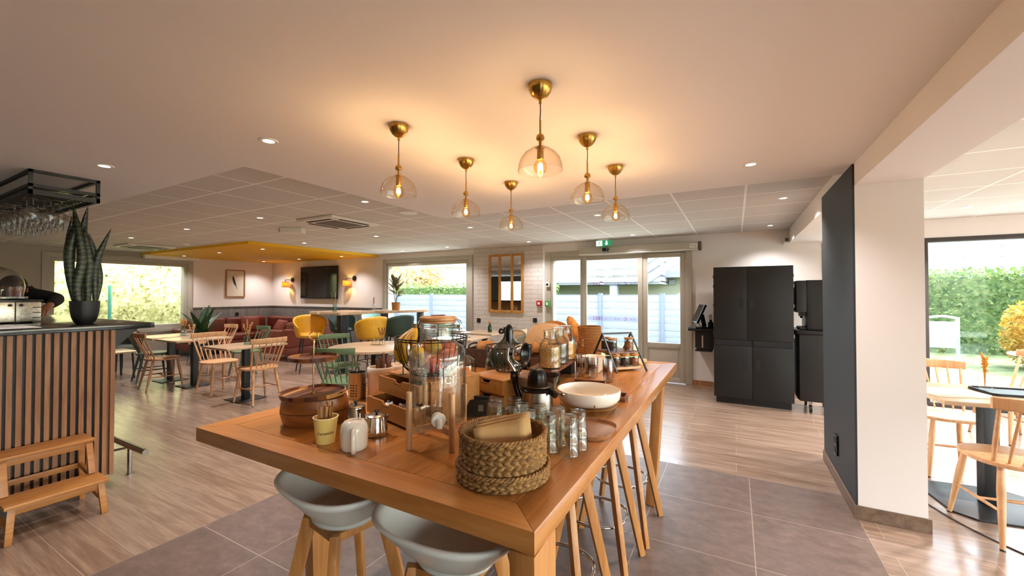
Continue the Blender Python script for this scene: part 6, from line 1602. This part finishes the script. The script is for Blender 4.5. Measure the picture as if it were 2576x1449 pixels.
for (lx, ly, lz, mt, l) in [(-.065,-.045,.1245,blackt,'small lidded jar of dark tea on the upper rack shelf, nearest'),(.07,-.045,.1245,nuts,'small lidded jar of brown nuts on the upper rack shelf'),(-.065,.045,.1245,blackt,'small lidded jar on the upper rack shelf, behind the dark tea jar'),
        (-.075,-.10,.0265,beans,'small jar of coffee beans on the lower rack shelf, next the black side foot'),(.0,-.10,.0265,blackt,'small jar of dark tea in the middle of the lower rack shelf'),(.075,-.10,.0265,nuts,'small jar of brown nuts at the window end of the lower rack shelf'),(-.06,.0,.0265,beans,'small jar half hidden behind the front jars of the lower rack shelf')]:
    t = thing('storage_jar', l, 'jar', tuple(jm_ @ Vector((lx,ly,lz))))
    hh = .083 if lz > .1 else .072
    build('glass', MB().lathe([(0,0),(.030,0),(.032,.003),(.032,hh-.006),(.030,hh),(.028,hh),(.030,.005),(0,.003)],32), jug_glass, t)
    tag(build('contents', MB().lathe([(0,.004),(.0296,.005),(.0296,hh*.74),(.015,hh*.79),(0,hh*.78)],28), mt, t), kind='stuff')
    build('lid', MB().lathe([(0,hh-.004),(.0275,hh-.004),(.0275,hh+.0005),(.0335,hh+.001),(.0335,hh+.009),(0,hh+.010)],32), bamboo, t)
# stacked glasses, bowls
stack_glass = GLASS('stacked tumbler glass', '#ffffff', '#f1f1ec', 1.6, .05, 1.5)
sg_ = MB().lathe([(0,0),(.026,0),(.028,.004),(.0305,.040),(.0315,.072),(.0335,.074),(.0335,.078),(.031,.078),(.0295,.040),(.026,.008),(0,.006)],40)
sp0 = None
for x, y in ((-.872,2.515),(-.790,2.505),(-.672,2.43)):
    for k in range(7):
        if sp0 is None: sp0 = tag(build('stacked_tumbler', sg_, stack_glass, loc=(x,y,TZ)), 'clear tumbler nested in the tall glass stacks beyond the white bowl', 'tumbler', 'nested tumblers in three stacks')
        else: o = sp0.copy(); C.objects.link(o); o.location = (x,y,TZ+.0105*k)
bw = MB().lathe([(0,0),(.036,0),(.040,.004),(.062,.026),(.074,.052),(.0755,.054),(.072,.053),(.060,.029),(.038,.008),(0,.006)],44); b0 = None
for k in range(6):
    if b0 is None: b0 = tag(build('stacked_bowl', bw, cream_cer, loc=(-.84,2.675,TZ)), 'cream bowl nested in the stack behind the glass stacks', 'bowl', 'cream bowls in one stack')
    else: o = b0.copy(); C.objects.link(o); o.location = (-.84,2.675,TZ+.0115*k)
def small_tray(loc, rz, w, d, label):
    t = thing('small_tray', label, 'tray', loc, rz)
    build('base', MB().box(-w/2,w/2,-d/2,d/2,0,.005), walnut, t, smooth=0); m = MB()
    m.box(-w/2,w/2,-d/2,-d/2+.006,.0051,.022).box(-w/2,w/2,d/2-.006,d/2,.0051,.022).box(-w/2,-w/2+.006,-d/2+.006,d/2-.006,.0051,.022).box(w/2-.006,w/2,-d/2+.006,d/2-.006,.0051,.022)
    build('rim', m, walnut, t, bevel=.001)
small_tray((-.745,2.275,TZ), rad(10), .19,.13, 'small walnut tray before the nested glass stacks')
small_tray((-.525,2.065,TZ), rad(6), .09,.11, 'small walnut tray peeping out behind the white bowl')
cu = thing('cutting_board', 'pale wood cutting board lying at the far end of the table', 'cutting board', (-.82,3.20,TZ), rad(0))
build('board', MB().prism(rr(.43,.22,.02),0,.022), WOOD('pale board','#c08e58','#d3a570','#dfb684',0,1,.45), cu, bevel=.004)
# left side: crate with bags, demijohn, cloches
cr = thing('wicker_crate', 'dark wicker crate of kraft bags behind the demijohn', 'crate', (-1.56,2.62,TZ), rad(10))
build('wicker', MB().box(-.20,.20,-.14,-.125,.0,.13).box(-.20,.20,.125,.14,0,.13).box(-.20,-.185,-.125,.125,0,.13).box(.185,.20,-.125,.125,0,.13).box(-.185,.185,-.125,.125,0,.012), M('dark wicker','#2e1e14',.8,c2='#4a3222',scale=60,bump=1,bscale=60), cr, bevel=.004)
build('handle', MB().tube(bspline([(-.195,-.09,.12),(-.195,-.06,.15),(-.195,.06,.15),(-.195,.09,.12)],6),.007,8), M('dark wicker handle','#33241a',.8), cr)
def bag(loc, rx, ry, rz_, label):
    mb = MB().sphere((0,0,0),1,20,(rx,ry,rz_)); rr_ = random.Random(int(rx*1e4)+7)
    mb.v = [tuple(c_*(1+.10*sin(7*v[0]/rx+3*v[1]/ry)+.06*rr_.uniform(-1,1)) for c_ in v) for v in mb.v]
    o = build('bread_bag', mb, kraft_bag, loc=loc, smooth=30); return tag(o, label, 'paper bag')
bag((-1.64,2.60,TZ+.135), .085,.08,.045, 'crumpled kraft bread bag heaped in the wicker crate, nearer the drink dispenser')
bag((-1.48,2.64,TZ+.135), .085,.08,.045, 'crumpled kraft bread bag heaped in the wicker crate, behind the demijohn')
bag((-1.20,2.62,TZ+.145), .085,.09,.05, 'crumpled kraft bread bag behind the wire basket, beside the muesli jug')
tag(build('bread_crate', MB().box(-.13,.13,-.11,.11,0,.012).box(-.13,.13,-.11,-.1,.012,.095).box(-.13,.13,.1,.11,.012,.095).box(-.13,-.12,-.1,.1,.012,.095).box(.12,.13,-.1,.1,.012,.095), M('brown crate wood','#5a3a24',.7), loc=(-1.20,2.62,TZ), bevel=.002), 'low brown wooden crate under the bread bag beside the muesli jug', 'crate')
dj = thing('demijohn', 'bulbous dark green glass demijohn behind the black wire basket', 'bottle', (-1.24,2.215,TZ))
build('bottle', MB().lathe([(0,.004),(.09,0),(.125,.02),(.142,.07),(.140,.12),(.120,.17),(.085,.21),(.05,.238),(.030,.26),(.024,.285),(.023,.305),(.030,.309),(.030,.322),(.022,.324),(.018,.30),(.019,.28),(0,.27)],56), green_glass, dj)
build('bow', MB().tube(bspline([(.0,-.026,.295),(.035,-.03,.312),(.045,-.03,.29),(.0,-.026,.295),(-.035,-.03,.31),(-.042,-.03,.288)],5,True),.007,8), M('black ribbon','#15150f',.8), dj)
def cloche(loc, r, h, label, wood_=beech):
    t = thing('glass_cloche', label, 'cloche', loc)
    build('base', MB().lathe([(0,0),(r*.98,0),(r,.004),(r,.066),(r*.96,.072),(0,.072)],44), WOOD('pale cloche base','#b98c5c','#cfa574','#dbb68a',0,1,.5), t)
    build('band', MB().lathe([(r+.0005,.040),(r+.0015,.040),(r+.0015,.062),(r+.0005,.062)],44), bamboo, t)
    build('dome', MB().lathe([(r*.88,.0725),(r*.88,.072+h*.55),(r*.80,.072+h*.8),(r*.55,.072+h*.96),(0,.072+h),(0,.072+h-.003),(r*.54,.072+h*.94),(r*.78,.072+h*.78),(r*.86,.072+h*.54),(r*.86,.0725)],44), jug_glass, t)
    build('knob', MB().lathe([(0,.072+h),(.006,.073+h),(.006,.078+h),(.014,.088+h),(0,.098+h)],18), jug_glass, t)
    return t
cloche((-1.345,1.86,TZ), .098,.115, 'glass cloche on a pale wooden base half hidden behind the drink dispenser')
for k, (dx,dy) in enumerate([(-.035,-.03),(.035,-.025),(0,.038)]):
    fruit('apricot_pastry', (-1.345+dx,1.86+dy,TZ+.0975), .026, ora, ['golden pastry under the glass cloche, nearest the dispenser','golden pastry under the glass cloche, on its window side','golden pastry under the glass cloche, rearmost'][k], cat='pastry')
cloche((-1.66,3.08,TZ), .12,.15, 'large clear glass cloche at the far left end of the long table')
